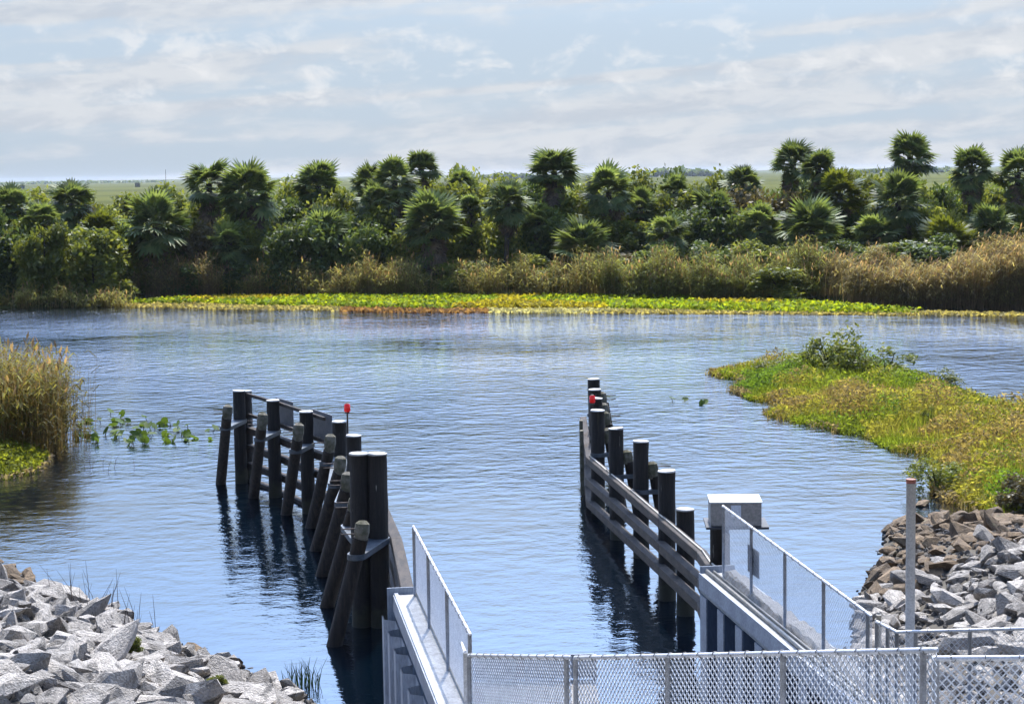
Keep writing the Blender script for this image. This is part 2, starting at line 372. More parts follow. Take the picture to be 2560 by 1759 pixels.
p = N(nt, 'ShaderNodeBsdfPrincipled', {'Base Color': (0.001, 0.004, 0.008, 1), 'Roughness': 0.03, 'IOR': 3.0, 'Normal': bmp.outputs[0]})
nt.links.new(p.outputs[0], out.inputs[0]); M['water'] = m
b = MB(); b.quad((-600, -40, 0), (600, -40, 0), (600, 160, 0), (-600, 160, 0))
o = b.build('water', m); tag(o, 'rippled blue canal water reflecting the sky', kind='structure')

# ------------------------------------------------------------------ lock walls
def wall_pt(fence0, s, off, z):     # s metres along the wall from its fence line start, off metres to the right
    n = Vector((WD.y, -WD.x))
    p = fence0 + WD * s + n * off
    return (p.x, p.y, z)
WLEN_L = (LW[1] - LW[0]).length
def sheet_wall(name, label, f0, s0, s1, off, face, capoffs, parent_cat):
    t = thing(name, (f0.x, f0.y, 0), label, parent_cat)
    def P(s, o_, z): 
        q = wall_pt(f0, s, o_, z); return (q[0] - f0.x, q[1] - f0.y, q[2])
    pitch = 1.02; s = s1; k = 0
    while s - pitch > s0 - 0.01:
        b = MB()                                   # one sheet pile: two flanges and webs
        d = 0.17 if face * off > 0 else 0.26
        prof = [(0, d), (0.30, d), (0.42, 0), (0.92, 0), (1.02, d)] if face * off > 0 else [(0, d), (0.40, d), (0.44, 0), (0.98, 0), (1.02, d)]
        for z0, z1 in ((-3.0, HW - 0.32),):
            for (u0, w0), (u1, w1) in zip(prof, prof[1:]):
                b.quad(P(s-u0, off+face*w0, z0), P(s-u1, off+face*w1, z0), P(s-u1, off+face*w1, z1), P(s-u0, off+face*w0, z1))
                b.quad(P(s-u1, off+face*w1-face*0.014, z0), P(s-u0, off+face*w0-face*0.014, z0), P(s-u0, off+face*w0-face*0.014, z1), P(s-u1, off+face*w1-face*0.014, z1))
        b.build('sheet_pile', M['sheet'] if face * off > 0 else M['sheetshade'], t)
        if face * off < 0:
            b = MB(); b.beam(P(s - .38, off + face*(d + .012), -1), P(s - .02, off + face*(d + .012), -1), .02, .02)
            b = MB(); q0, q1 = P(s - .02, off + face*(d + .013), (HW - 3.3)/2), P(s - .38, off + face*(d + .013), (HW - 3.3)/2); b.beam(q0, q1, .02, HW + 2.6); b.build('rib', M['channel'], t)
        s -= pitch; k += 1
    b = MB(); c0, c1 = capoffs                      # steel channel waler along both edges of the cap
    for e in (c0 - 0.012, c1 + 0.012):
        b.beam(P(s0, e, HW - 0.13), P(s1, e, HW - 0.13), 0.024, 0.26)
    b.build('edge_channel', M['channel'], t)
    b = MB(); b.beam(P(s0, (c0+c1)/2, HW - 0.17), P(s1 - 0.004, (c0+c1)/2, HW - 0.17), c1 - c0 - 0.004, 0.33)
    b.build('concrete_cap', M['conc'], t, bevel=0.012)
    return t, P
lt, LP = sheet_wall('lock_wall', 'narrow concrete-capped sheet pile wall carrying the left fence', LW[0], -9.0, WLEN_L + 0.12, -0.34, -1, (-0.31, 0.22), 'wall')
b = MB(); b.beam(LP(-9, -0.285, HW + 0.012), LP(WLEN_L + 0.1, -0.285, HW + 0.012), 0.06, 0.03); b.build('edge_strip', M['channel'], lt)
b = MB(); b.tube([LP(-9, 0.03, HW + 0.03), LP(WLEN_L + 0.1, 0.03, HW + 0.03)], 0.018, 6); b.build('conduit', M['conduit'], lt)
# outer-face return plate at the far end of each wall
b = MB(); b.beam(LP(WLEN_L + 0.13, -0.42, 0.4), LP(WLEN_L + 0.13, 0.2, 0.4), 0.02, 6.0 - 1.6); b.build('end_plate', M['sheet'], lt)
RLEN = (RW1 - RW0).length
rt, RP = sheet_wall('lock_wall', 'sheet pile wall with recessed bays coloured dark for shade carrying the right fence', RW0, -9.0, RLEN + 0.1, 0.12, -1, (-0.16, 0.42), 'wall')
b = MB(); b.tube([RP(-9, -0.06, HW + 0.035), RP(RLEN + 0.05, -0.06, HW + 0.035)], 0.03, 8); b.build('conduit', M['conduit'], rt)
b = MB(); b.tube([RP(-9, 0.055, HW + 0.022), RP(RLEN + 0.05, 0.055, HW + 0.022)], 0.02, 8); b.build('conduit', M['conduit'], rt)
random.seed(4)
b = MB(); prev = None                                # lumpy concrete fill along the back of the cap
ns = 60
for i in range(ns + 1):
    s = -3 + (RLEN + 2.7) * i / ns; e = 0.39 + random.uniform(-0.03, 0.03); h = 0.07 + random.uniform(0, 0.05)
    cur = [RP(s, 0.10, HW + 0.003), RP(s, 0.14 + random.uniform(-.02, .02), HW + h), RP(s, e - 0.06, HW + h + random.uniform(-.03, .04)), RP(s, e, HW + 0.003)]
    if prev:
        for j in range(3): b.quad(prev[j], prev[j+1], cur[j+1], cur[j])
    prev = cur
b.build('concrete_fill', M['concrough'], rt)
b = MB(); b.beam(RP(RLEN + 0.11, -0.16, 0.4), RP(RLEN + 0.11, 0.42, 0.4), 0.02, 4.4); b.build('end_plate', M['sheet'], rt)

# ------------------------------------------------------------------ chain-link fences
tie_b = MB(); R_ = 0.027
ring = [(math.cos(a) * R_, 0.02 * (a / math.pi - 1), math.sin(a) * R_) for a in np.linspace(0, 2 * math.pi, 11)]
tie_b.tube(ring, 0.0035, 4, cap=False); TIE = tie_b.mesh('tie_wire'); TIE.materials.append(M['tie'])
def link_mesh(A, B, H, a=0.036, r=0.0021):
    """woven diamond wire between base points A and B (vertical plane, may slope), height H"""
    A, B = np.array(A, float), np.array(B, float); Lv = B - A; L = np.linalg.norm(Lv[:2]); u = Lv / L
    nrm = np.array([-u[1], u[0], 0]); nrm /= np.linalg.norm(nrm)
    nw = int(L / a); nr = int(H / a)
    i = np.arange(nr + 1); quads = []
    for k in range(nw):
        xs = a * (k + ((i + k) % 2)); xs = np.clip(xs, 0, L)
        side = np.where(((i + k) % 2) == 0, 1, -1) * 0.0025
        P = A + xs[:, None] * u + np.stack([np.zeros_like(i), np.zeros_like(i), i * a + 0.02], 1) + side[:, None] * nrm
        p, q = P[:-1], P[1:]; d = q - p; d /= np.linalg.norm(d, axis=1)[:, None]
        n1 = np.tile(nrm, (nr, 1)); n2 = np.cross(d, n1)
        c = [n1 * r, (-0.5 * n1 + 0.866 * n2) * r, (-0.5 * n1 - 0.866 * n2) * r]
        for j in range(3):
            quads.append(np.stack([p + c[j], p + c[(j+1) % 3], q + c[(j+1) % 3], q + c[j]], 1))
    return np.concatenate(quads)
def fence(label, segs, H=1.07, rail_r=0.021, post_r=0.024, tie=0.34, name='chain_link_fence', rings=True, mesh_r=0.0028, clip_h=None):
    """segs: list of (base A, base B, post fractions)"""
    A0 = Vector(segs[0][0]); t = thing(name, A0, label, 'fence')
    for A, B, fr in segs:
        A, B = Vector(A) - A0, Vector(B) - A0; up = Vector((0, 0, H))
        b = MB(); d = (B - A).normalized()
        b.tube([A + up - d*0.02, A + up + d * 0.001, B + up - d * 0.001, B + up + d*0.02], [rail_r * .6, rail_r, rail_r, rail_r * .6], 12); b.build('top_rail', M['galv'], t)
        for f in fr:
            p_ = A.lerp(B, f); b = MB(); b.tube([p_ - Vector((0,0,0.12)), p_ + Vector((0, 0, H - 0.012))], post_r, 10); b.build('post', M['galvpost'], t)
        nrm = Vector((-d.y, d.x, 0)).normalized() * (rail_r + 0.004)
        me = npmesh('wire_mesh', link_mesh(tuple(A + nrm), tuple(B + nrm), H - 0.02, r=mesh_r), 4, M['wire'])
        w = link('wire_mesh', me, None, t); w['kind'] = 'stuff'
        if rings:
            L = (B - A).length; n = int(L / tie); rz = math.atan2(d.y, d.x) - math.pi / 2
            for k in range(n):
                o = link('tie_wire', TIE, None, t); o.location = A.lerp(B, (k + 0.5) / n) + up
                o.rotation_euler = Euler((math.atan2(d.z, math.hypot(d.x, d.y)), 0, rz), 'XYZ')
    return t
def v3(p, z): return (p.x, p.y, z)
fence('chain-link fence along the left lock wall, seen almost edge on', [(v3(LW[1], HW + .01), v3(LW[0], HW + .01), [0.004, 0.31, 0.65, 0.995])], H=1.07)
fr_ = fence('chain-link fence with four posts along the right lock wall', [(v3(RW1, HW + .01), v3(RW0, HW + .01), [0.004, 0.24, 0.49, 0.74, 0.985])], H=1.09)
# terminal tension bar on the right fence end
# near fence descending from the landing to the left wall corner
nA = at(1172, 1640, 3.58); 
def top_at(px, py, y): return atd(px, py, y)
T0 = top_at(1172, 1637, 20.5); T1 = top_at(1424, 1642, 17.3); T1b = top_at(1438, 1643, 17.15); T2 = top_at(2340, 1624, 12.0)
Hn = 1.07
dn = lambda p, h=Hn: (p.x, p.y, p.z - h)
fence('nearest chain-link fence with a pale top rail crossing the bottom of the photo', [(dn(T0), dn(T1), [0.0, 0.97]), (dn(T1b), dn(T2), [0.0, 0.33, 0.66, 0.975])], H=Hn, tie=0.26, mesh_r=0.0066)
T3 = top_at(2336, 1645, 12.6); T4 = top_at(2760, 1642, 12.9)
fence('short level chain-link fence in the bottom right corner', [(dn(T3), dn(T4), [0.01, 0.98])], H=Hn, tie=0.24, mesh_r=0.0066)
# bank fence on the right
B0 = top_at(2192, 1553, 21.6); B1 = top_at(2242, 1579, 21.05); B2 = top_at(2420, 1573, 21.1); B3 = top_at(2760, 1565, 21.3)
fence('low chain-link fence turning right in front of the grey rocks', [(dn(B0), dn(B1), [0.0, 0.55]), (dn(B1), dn(B3), [0.0, 0.09, 0.35, 0.98])], H=Hn, tie=0.12*2)
# stub panel at the left corner
S0 = top_at(1153, 1606, 21.2); S1 = top_at(1163, 1630, 20.7)
b = MB(); b.tube([S0, S1], 0.021, 10)
st = thing('fence_stub', (S1.x, S1.y, S1.z - Hn), 'short pipe stub standing where the two left fences meet', 'pipe')
b = MB(); o_ = Vector((S1.x, S1.y, S1.z - Hn))
b.tube([S0 - o_, S1 - o_], 0.022, 10); b.build('top_rail', M['galv'], st)
b = MB(); b.tube([Vector((S1 - o_).xy.to_3d()) - Vector((0,0,.1)), S1 - o_], 0.026, 10); b.build('post', M['galv'], st)
# terminal post of the bank fence
g0 = top_at(2197, 1536, 21.75)
b = MB(); b.tube([(g0.x, g0.y, 2.2), (g0.x, g0.y, g0.z)], 0.032, 12); b.tube([(g0.x, g0.y, g0.z), (g0.x, g0.y, g0.z + .03)], [0.036, 0.012], 12)
tag(b.build('terminal_post', M['conduit']), 'stout terminal post between the right wall fence and the bank fence', 'post')
# ramp and landing that carry the near fences (below the frame)
rp = thing('access_ramp', (0, 16, 0), 'concrete ramp below the nearest fence', 'ramp')
def rr(p): return Vector((p[0], p[1] - 16, p[2]))
sd = Vector((T2.x - T0.x, T2.y - T0.y, 0)).normalized(); nn = Vector((-sd.y, sd.x, 0))
b = MB(); a0, a1 = rr(dn(T0, Hn + .09)), rr(dn(T2, Hn + .09))
wv = Vector((sd.y, -sd.x, 0)) * 0.55
b.beam(a0 + wv - sd*.0, a1 + wv, 1.3, 0.18); b.build('deck', M['conc'], rp)
for f in (0.08, 0.5, 0.92):
    q = a0.lerp(a1, f) + wv; b = MB(); b.box((q.x, q.y, (q.z - .1 - 3) / 2), (0.35, 0.35, q.z + 2.9)); b.build('column', M['conc'], rp)
ld = thing('landing', (T2.x + 2, T2.y - .2, 0), 'concrete landing below the bottom right fence', 'platform')
b = MB(); zz = T3.z - Hn - .14; b.box((0.3, -0.55, zz), (5.0, 2.3, 0.25)); b.build('deck', M['conc'], ld)
for sx in (-1.8, 2.4):
    b = MB(); b.box((sx, -0.6, zz / 2 - 1.4), (0.4, 0.4, zz + 2.6)); b.build('column', M['conc'], ld)
# gate walkway with kick panel seen through the left of the near fence
gw = thing('gate_walkway', (0.1, 21.6, 0), 'pale steel gate walkway with grey and rusty kick panels behind the mesh', 'walkway')
b = MB(); b.box((0.12, -0.35, 2.72), (1.5, 1.0, 0.08)); b.build('deck', M['concrough'], gw)
xs_ = [-0.62, -0.44, -0.14, 0.02, 0.34, 0.86]
for i, (x0, x1) in enumerate(zip(xs_, xs_[1:])):
    b = MB(); b.box(((x0 + x1)/2, 0.17, 2.93), (x1 - x0 - 0.006, 0.02, 0.30)); b.build('kick_panel', M['rust'] if i == 2 else M['channel'], gw)
    b = MB(); b.box((x1, 0.13, 2.92), (0.05, 0.05, 0.33)); b.build('stiffener', M['channel'], gw)
b = MB(); b.box((0.12, 0.05, 1.1), (1.5, 0.12, 3.1)); b.build('gate_skin', M['sheet'], gw)

# sign on the right fence
def board(name, label, c, du, w, h, thick, backm, group=None, extra=None):
    t = thing(name, (c.x, c.y, c.z - h/2), label, 'sign', group)
    du = Vector((du.x, du.y, 0)).normalized(); up = Vector((0, 0, 1)); nb = du.cross(up)
    R = Matrix((du, -nb, up)).transposed()
    b = MB(); b.box((0, 0, h/2), (w, thick, h), R); b.build('panel', backm, t, bevel=0.004)
    return t, R
sp0 = atd(1924, 1402, RW1.y - 1.75); fd = Vector((WD.x, WD.y, 0))
sc_ = Vector((rwx(sp0.y) + 0.035, sp0.y, sp0.z))
t, R = board('fence_sign', 'plain grey sign plate fixed to the right wall fence', sc_, fd, 0.62, 0.42, 0.006, M['signback'])
b = MB(); q = R @ Vector((0.0, 0.006, 0.0))
b.box(Vector((q.x, q.y, 0.23)), (0.03, 0.003, 0.13), R @ Matrix.Rotation(0.25, 3, 'Y'))
b.build('mark', M['dark'], t)
# ------------------------------------------------------------------ guide walls
def strap_outline(pa, ra, pb, rb, n=10):
    pa, pb = Vector(pa), Vector(pb); d = pb - pa; a = math.atan2(d.y, d.x); out_ = []
    for k in range(n + 1):
        q = a + math.pi/2 + math.pi * k / n; out_.append((pa.x + ra*math.cos(q), pa.y + ra*math.sin(q)))
    for k in range(n + 1):
        q = a - math.pi/2 + math.pi * k / n; out_.append((pb.x + rb*math.cos(q), pb.y + rb*math.sin(q)))
    return out_
random.seed(11)
def add_pile(t, o, x, y, ztop, r=0.19):
    b = MB(); lx, ly = random.uniform(-.04, .04), random.uniform(-.04, .04)
    zs = np.linspace(-2.5, ztop - 0.02, 19)
    b.tube([(x - o.x + lx*(1-(z+2.5)/(ztop+2.5)) + random.uniform(-.006,.006), y - o.y + ly*(1-(z+2.5)/(ztop+2.5)), z) for z in zs], [r * (1.05 - 0.07 * (z+2.5)/(ztop+2.5)) * random.uniform(.975, 1.025) for z in zs], 16)
    pl = b.build('pile', M['pile'], t)
    b = MB(); tilt = random.uniform(-.02, .02)
    b.tube([(x - o.x, y - o.y, ztop - 0.022), (x - o.x, y - o.y, ztop), (x - o.x, y - o.y, ztop + 0.012)], [r*1.03, r*1.03, r*0.97], 18, smooth=False)
    for k_ in range(36, 54): b.v[k_] = (b.v[k_][0], b.v[k_][1], b.v[k_][2] + (b.v[k_][0] - x + o.x) * tilt * 4)
    cp = b.build('pile_cap', M['cap'], pl)
    return pl
def add_batter(t, o, px_, py_, dirx, diry, ztop, lean, r=0.155, gap=0.33):
    """leaning brace pile beside pile (px_,py_): dir points outward"""
    d = Vector((dirx, diry)).normalized(); bx, by = px_ - o.x + d.x*gap, py_ - o.y + d.y*gap
    b = MB(); zs = np.linspace(-2.2, ztop, 8)
    b.tube([(bx + d.x*(ztop - z)*lean, by + d.y*(ztop - z)*lean, z) for z in zs], [r*1.1 - .03*(z+2.2)/(ztop+2.2) for z in zs], 14)
    bp = b.build('batter_pile', M['batter'], t)
    b = MB()                                          # notched, weathered butt above the strap
    a0 = random.uniform(0, 6); hgt_ = random.uniform(0.22, 0.34); pts = []
    b.tube([(bx - d.x*.03, by - d.y*.03, ztop - 0.05), (bx - d.x*.06, by - d.y*.06, ztop + hgt_*.5), (bx - d.x*.08, by - d.y*.08, ztop + hgt_), (bx - d.x*.08, by - d.y*.08 + .02, ztop + hgt_ + .04)], [r*.78, r*.95, r*.9, r*.55], 9, smooth=False)
    b.build('butt', M['butt'], bp)
    for k in range(2):
        b = MB(); z = ztop + 0.10 + 0.12*k
        b.tube([(bx, by, z), (bx + d.x*(r + .22), by + d.y*(r + .22), z)], 0.014, 6); b.build('bolt', M['bolt'], bp)
    return bp
def add_strap(t, o, px_, py_, r, dirx, diry, gap, rb, z, h=0.10):
    d = Vector((dirx, diry)).normalized(); b = MB(); x, y = px_ - o.x, py_ - o.y
    b.prism(strap_outline((x, y), r + .02, (x + d.x*gap, y + d.y*gap), rb + .02), z - h/2, z + h/2); b.build('steel_strap', M['strap'], t)
def add_rails(t, o, pts, w=0.24, h=0.24, mat='rail'):
    pts = [Vector(p) - Vector((o.x, o.y, 0)) for p in pts]
    for a, c in zip(pts, pts[1:]):
        d = (c - a).normalized(); b = MB(); b.beam(a + d*0.004, c - d*0.004, w, h)
        b.build('fender_rail', M[mat], t, bevel=0.02)
# right guide wall: (px, ptop_y, ztop)
def pile_xy(px, py, ztop): q = at(px, py, ztop); return (q.x, q.y)
RPL = [(1713, 1272, 2.18), (1667, 1176, 2.75), (1602, 1102, 2.75), (1540, 1070, 2.75), (1494, 1025, 2.75), (1490, 995, 2.75), (1487, 973, 2.75), (1484, 947, 2.75)]
RX = [pile_xy(*q) for q in RPL]
o_ = Vector((RX[1][0], RX[1][1], 0))
gr_ = thing('guide_wall', o_, 'right timber guide wall with three fender rails and capped piles', 'guide wall')
for (x, y), q in zip(RX, RPL): add_pile(gr_, o_, x, y, q[2], 0.185 if q[0] != 1715 else 0.17)
for i in (2, 3, 4, 5, 6, 7):
    dx, dy = 0.86, 0.25
    if i in (2, 3): dx, dy = 0.95, 0.1
    zt = 2.02 if i < 5 else 2.1
    # brace sits between this pile and the camera side, outside the channel
    add_batter(gr_, o_, RX[i][0], RX[i][1], dx, dy, zt - .1, 0.17)
    add_strap(gr_, o_, RX[i][0], RX[i][1], 0.185, dx, dy, 0.36, 0.16, zt - 0.45)
def rail_path(A, B, C):
    w = atd(*C, RW1.y + .14); b_ = atd(*B, 33.0); a_ = atd(*A, 47.2)
    e = Vector((RX[7][0] - .30, RX[7][1] + .8, a_.z)); k = Vector((RX[4][0] - .30, a_.y, a_.z))
    q = [w, w.lerp(b_, .5) + Vector((0, 0, -.04)), b_] + [b_.lerp(a_, f) for f in (.27, .55, .8)] + [a_, e]
    return [tuple(p_) for p_ in q]
R1 = rail_path((1474, 1150), (1755, 1390), (1802, 1446))
R2 = rail_path((1473, 1203), (1755, 1456), (1802, 1545))
R3 = rail_path((1475, 1258), (1755, 1516), (1802, 1618))
for r_ in (R1, R2, R3): add_rails(gr_, o_, r_, 0.20, 0.20)
pp = [Vector((p_[0] - o_.x, p_[1] - o_.y, p_[2] + 0.12)) for p_ in R1]
b = MB()
for a, c in zip(pp, pp[1:7]): b.tube([a, c], 0.018, 6)
b.build('conduit', M['conduit'], gr_)
# vertical fender posts on the channel face at the far end
for k, i in enumerate((5, 6)):
    b = MB(); x, y = RX[i][0] - .47 - o_.x, RX[i][1] - .3 - o_.y; b.box((x + .05, y, 1.0), (0.10, 0.2, 1.8)); b.build('fender_post', M['butt'], gr_, bevel=.015)
# left guide wall
LPL = [(943, 1133, 3.5), (897, 1133, 3.5), (884, 1088, 2.75), (848, 1053, 2.75), (765, 1028, 2.75), (682, 1000, 2.75), (597, 976, 2.75)]
LX = [pile_xy(*q) for q in LPL]
ol = Vector((LX[0][0], LX[0][1], 0))
gl_ = thing('guide_wall', ol, 'left timber guide wall of dark piles flaring out into the canal', 'guide wall')
for (x, y), q in zip(LX, LPL): add_pile(gl_, ol, x, y, q[2], 0.195 if q[2] > 3 else 0.185)
# second far pile beside the last one
add_pile(gl_, ol, LX[6][0] + 0.16, LX[6][1] + 0.3, 2.7, 0.18)
OUT = (-0.93, -0.36)
def batter_px(i, topx, topy, basex, basey, zt):
    """brace whose top and waterline were read from the photograph"""
    tp = at(topx, topy, zt); bs = at(basex, basey, 0.0)
    d = Vector((bs.x - tp.x, bs.y - tp.y)); L = d.length
    x, y = tp.x - ol.x, tp.y - ol.y; b = MB(); zs = np.linspace(-2.2, zt, 9); dd = d / zt
    b.tube([(x + dd.x*(zt - z), y + dd.y*(zt - z), z) for z in zs], [0.165 - .02*(z+2.2)/(zt+2.2) for z in zs], 14)
    bp = b.build('batter_pile', M['batter'], gl_)
    b = MB(); w = 0.15; hh = random.uniform(.24, .36)
    b.tube([(x, y, zt - .06), (x + .02, y, zt + hh*.45), (x + .04, y, zt + hh), (x + .04, y + .02, zt + hh + .05)], [w*.75, w*1.02, w*.92, w*.5], 9, smooth=False); b.build('butt', M['butt'], bp)
    for k in range(2):
        b = MB(); z = zt + .10 + .1*k; b.tube([(x, y - .05, z), (x - .36, y - .1, z)], 0.013, 6); b.build('bolt', M['bolt'], bp)
    # strap to its pile
    px_, py_ = LX[i]; q = Vector((x + ol.x + dd.x*.35, y + ol.y + dd.y*.35)); dv = q - Vector((px_, py_))
    add_strap(gl_, ol, px_, py_, 0.19, dv.x, dv.y, dv.length, 0.155, zt - .35, .11)
batter_px(0, 902, 1345, 836, 1612, 2.1)
batter_px(1, 884, 1278, 818, 1515, 2.1)
batter_px(2, 866, 1222, 806, 1438, 2.1)
batter_px(3, 848, 1178, 790, 1375, 2.1)
batter_px(3, 823, 1125, 778, 1318, 2.15)
batter_px(4, 744, 1096, 716, 1285, 2.2)
batter_px(5, 654, 1068, 634, 1243, 2.2)
batter_px(6, 567, 1042, 552, 1209, 2.2)
cut = at(909, 1186, 2.9); add_pile(gl_, ol, cut.x, cut.y, 2.9, 0.10)
chan = Vector((0.93, 0.36)) * 0.31
def lrail(z, start=True, zs=None):
    P_ = []
    if start: P_.append((LW[1].x - 0.05, LW[1].y + .2, z + .55))
    P_ += [(LX[0][0] + .34, LX[0][1] + .1, z + .12), (LX[2][0] + chan.x + .1, LX[2][1] + chan.y, z + .02)]
    P_ += [(LX[i][0] + chan.x, LX[i][1] + chan.y, z) for i in (3, 4, 5, 6)]
    e = Vector(P_[-1]) + (Vector(P_[-1]) - Vector(P_[-2])).normalized() * .35; P_[-1] = tuple(e)
    return P_
for z in (1.55, 1.03, 0.5): add_rails(gl_, ol, lrail(z), 0.22, 0.2)
add_rails(gl_, ol, lrail(0.02, False), 0.22, 0.16)
for z in (2.62, 2.02):
    P_ = [(LX[i][0] + chan.x*.8, LX[i][1] + chan.y*.8, z) for i in (4, 5, 6)]
    e = Vector(P_[0]) + (Vector(P_[0]) - Vector(P_[1])).normalized() * .75; P_[0] = tuple(e)
    add_rails(gl_, ol, P_, 0.08, 0.10)
# two boards on the channel side, seen from behind
for i, lab in ((5, 'farther grey-backed sign board on the left guide wall'), (4, 'nearer grey-backed sign board on the left guide wall, beside the red light')):
    a_, c_ = Vector(LX[i]), Vector(LX[min(i+1, 6)]) if i < 6 else Vector(LX[5])
    du = Vector((a_.x - c_.x, a_.y - c_.y, 0)).normalized()
    ctr = Vector((a_.x + chan.x + .12, a_.y + chan.y + .05, 2.28)) - du * (0.28 if i == 5 else 0.0)
    tb, R = board('sign_board', lab, ctr, du, 1.55 if i == 4 else 1.3, 0.86, 0.02, M['signback'])
# red navigation lights
def nav(px, pyb, pyt, y, lab):
    bq, tq = atd(px, pyb, y), atd(px, pyt, y); t = thing('navigation_light', bq, lab, 'light')
    b = MB(); b.tube([(0,0,-.4), (0, 0, tq.z - bq.z - .2)], 0.022, 8); b.build('stalk', M['bolt'], t)
    b = MB(); z = tq.z - bq.z; b.tube([(0,0,z-.22), (0,0,z-.20), (0,0,z-.03), (0,0,z)], [.05, .085, .075, .03], 12); b.build('lens', M['red'], t)
    b = MB(); b.tube([(0,0,z-.26), (0,0,z-.218)], .06, 10); b.build('base', M['bolt'], t)
    b = MB(); b.tube([(0,0,z+.002), (0,0,z+.02)], [.05, .02], 10); b.build('top_cap', M['bolt'], t)
    return t
nav(869, 1062, 1008, LX[3][1] + .1, 'red lantern on a thin stalk above the left guide wall')
nav(1481, 1010, 987, RX[5][1] - .28, 'red lantern on the right guide wall among the far pile tops')
# pink reflector
q = at(1779, 1440, 2.12); b = MB(); b.tube([(q.x, q.y, q.z), (q.x - .01, q.y - .05, q.z)], 0.035, 12); tag(b.build('reflector', M['pink']), 'small round pink reflector at the end of the right fender rail', 'reflector')

# utility box on its pile
bc = atd(1843, 1286, 30.4)
ub = thing('utility_box', (bc.x, bc.y, 0), 'beige metal box on a dark pile at the end of the right wall', 'box')
bw, bd, bh = 0.87, 0.72, 0.40; zb = bc.z - bh/2
Rb = Matrix.Rotation(math.radians(-3), 3, 'Z')
b = MB(); b.box((0, bd/2, zb + bh/2), (bw, bd, bh), Rb); b.build('cabinet', M['boxm'], ub, bevel=.012)
b = MB(); b.box((0, bd/2, zb + bh + .012), (bw + .03, bd + .03, .024), Rb); b.build('lid', M['signface'], ub, bevel=.006)
b = MB(); b.box((0.02, bd/2, zb - .022), (bw + .2, bd + .16, .04), Rb); b.build('base_plate', M['dark'], ub)
b = MB(); q = Rb @ Vector((-.02, -.008, 0)); b.box((q.x, q.y, zb + bh*.66), (.17, .006, .2), Rb); b.build('label_plate', M['label'], ub)
b = MB(); q = Rb @ Vector((-.06, -.012, 0)); b.box((q.x, q.y, zb + bh*.27), (.025, .02, .05), Rb); b.build('latch', M['dark'], ub)
b = MB(); b.tube([(-.27, .3, -2.5), (-.27, .3, zb - .045)], .165, 14); b.build('pile', M['pile'], ub)
b = MB(); b.box((-.17, .02, (zb - .1)/2 + .4), (.09, .05, zb - .95)); b.build('wood_post', M['yellowwood'], ub, bevel=.008)

# pole
pb = atd(2275, 1585, 21.75); pt = atd(2275, 1197, 21.75)
pt_ = thing('pipe_pole', (pb.x, pb.y, 2.1), 'upright grey pipe with an orange rim in front of the right rocks', 'pole')
b = MB(); b.tube([(0, 0, -.3), (0, 0, pt.z - 2.1 - .05)], .057, 18); b.build('pipe', M['polepaint'], pt_)
b = MB(); b.tube([(0, 0, pt.z - 2.1 - .051), (0, 0, pt.z - 2.1)], .06, 18); b.build('rim', M['orange'], pt_)

# ------------------------------------------------------------------ riprap
import bmesh
def rock_mesh(seed, n=13, flat=0.62):
    rg = random.Random(seed); bm = bmesh.new()
    for k in range(n):
        v_ = Vector((rg.gauss(0, 1), rg.gauss(0, 1), rg.gauss(0, 1))).normalized() * rg.uniform(.78, 1.0)
        bm.verts.new((v_.x * rg.uniform(.9, 1.25), v_.y * .85, v_.z * flat))
    r_ = bmesh.ops.convex_hull(bm, input=bm.verts)
    bmesh.ops.delete(bm, geom=[g for g in r_['geom_interior'] if isinstance(g, bmesh.types.BMVert)], context='VERTS')
    me = bpy.data.meshes.new('rock'); bm.to_mesh(me); bm.free(); return me
ROCKS = [rock_mesh(100 + k, 17 + k % 6, .5 + .06 * (k % 5)) for k in range(16)]
for r_ in ROCKS: r_.materials.append(M['rock'])
ROCKSB = []
for k in range(10):
    r_ = rock_mesh(300 + k, 20, .5); r_.materials.append(M['rockb']); ROCKSB.append(r_)
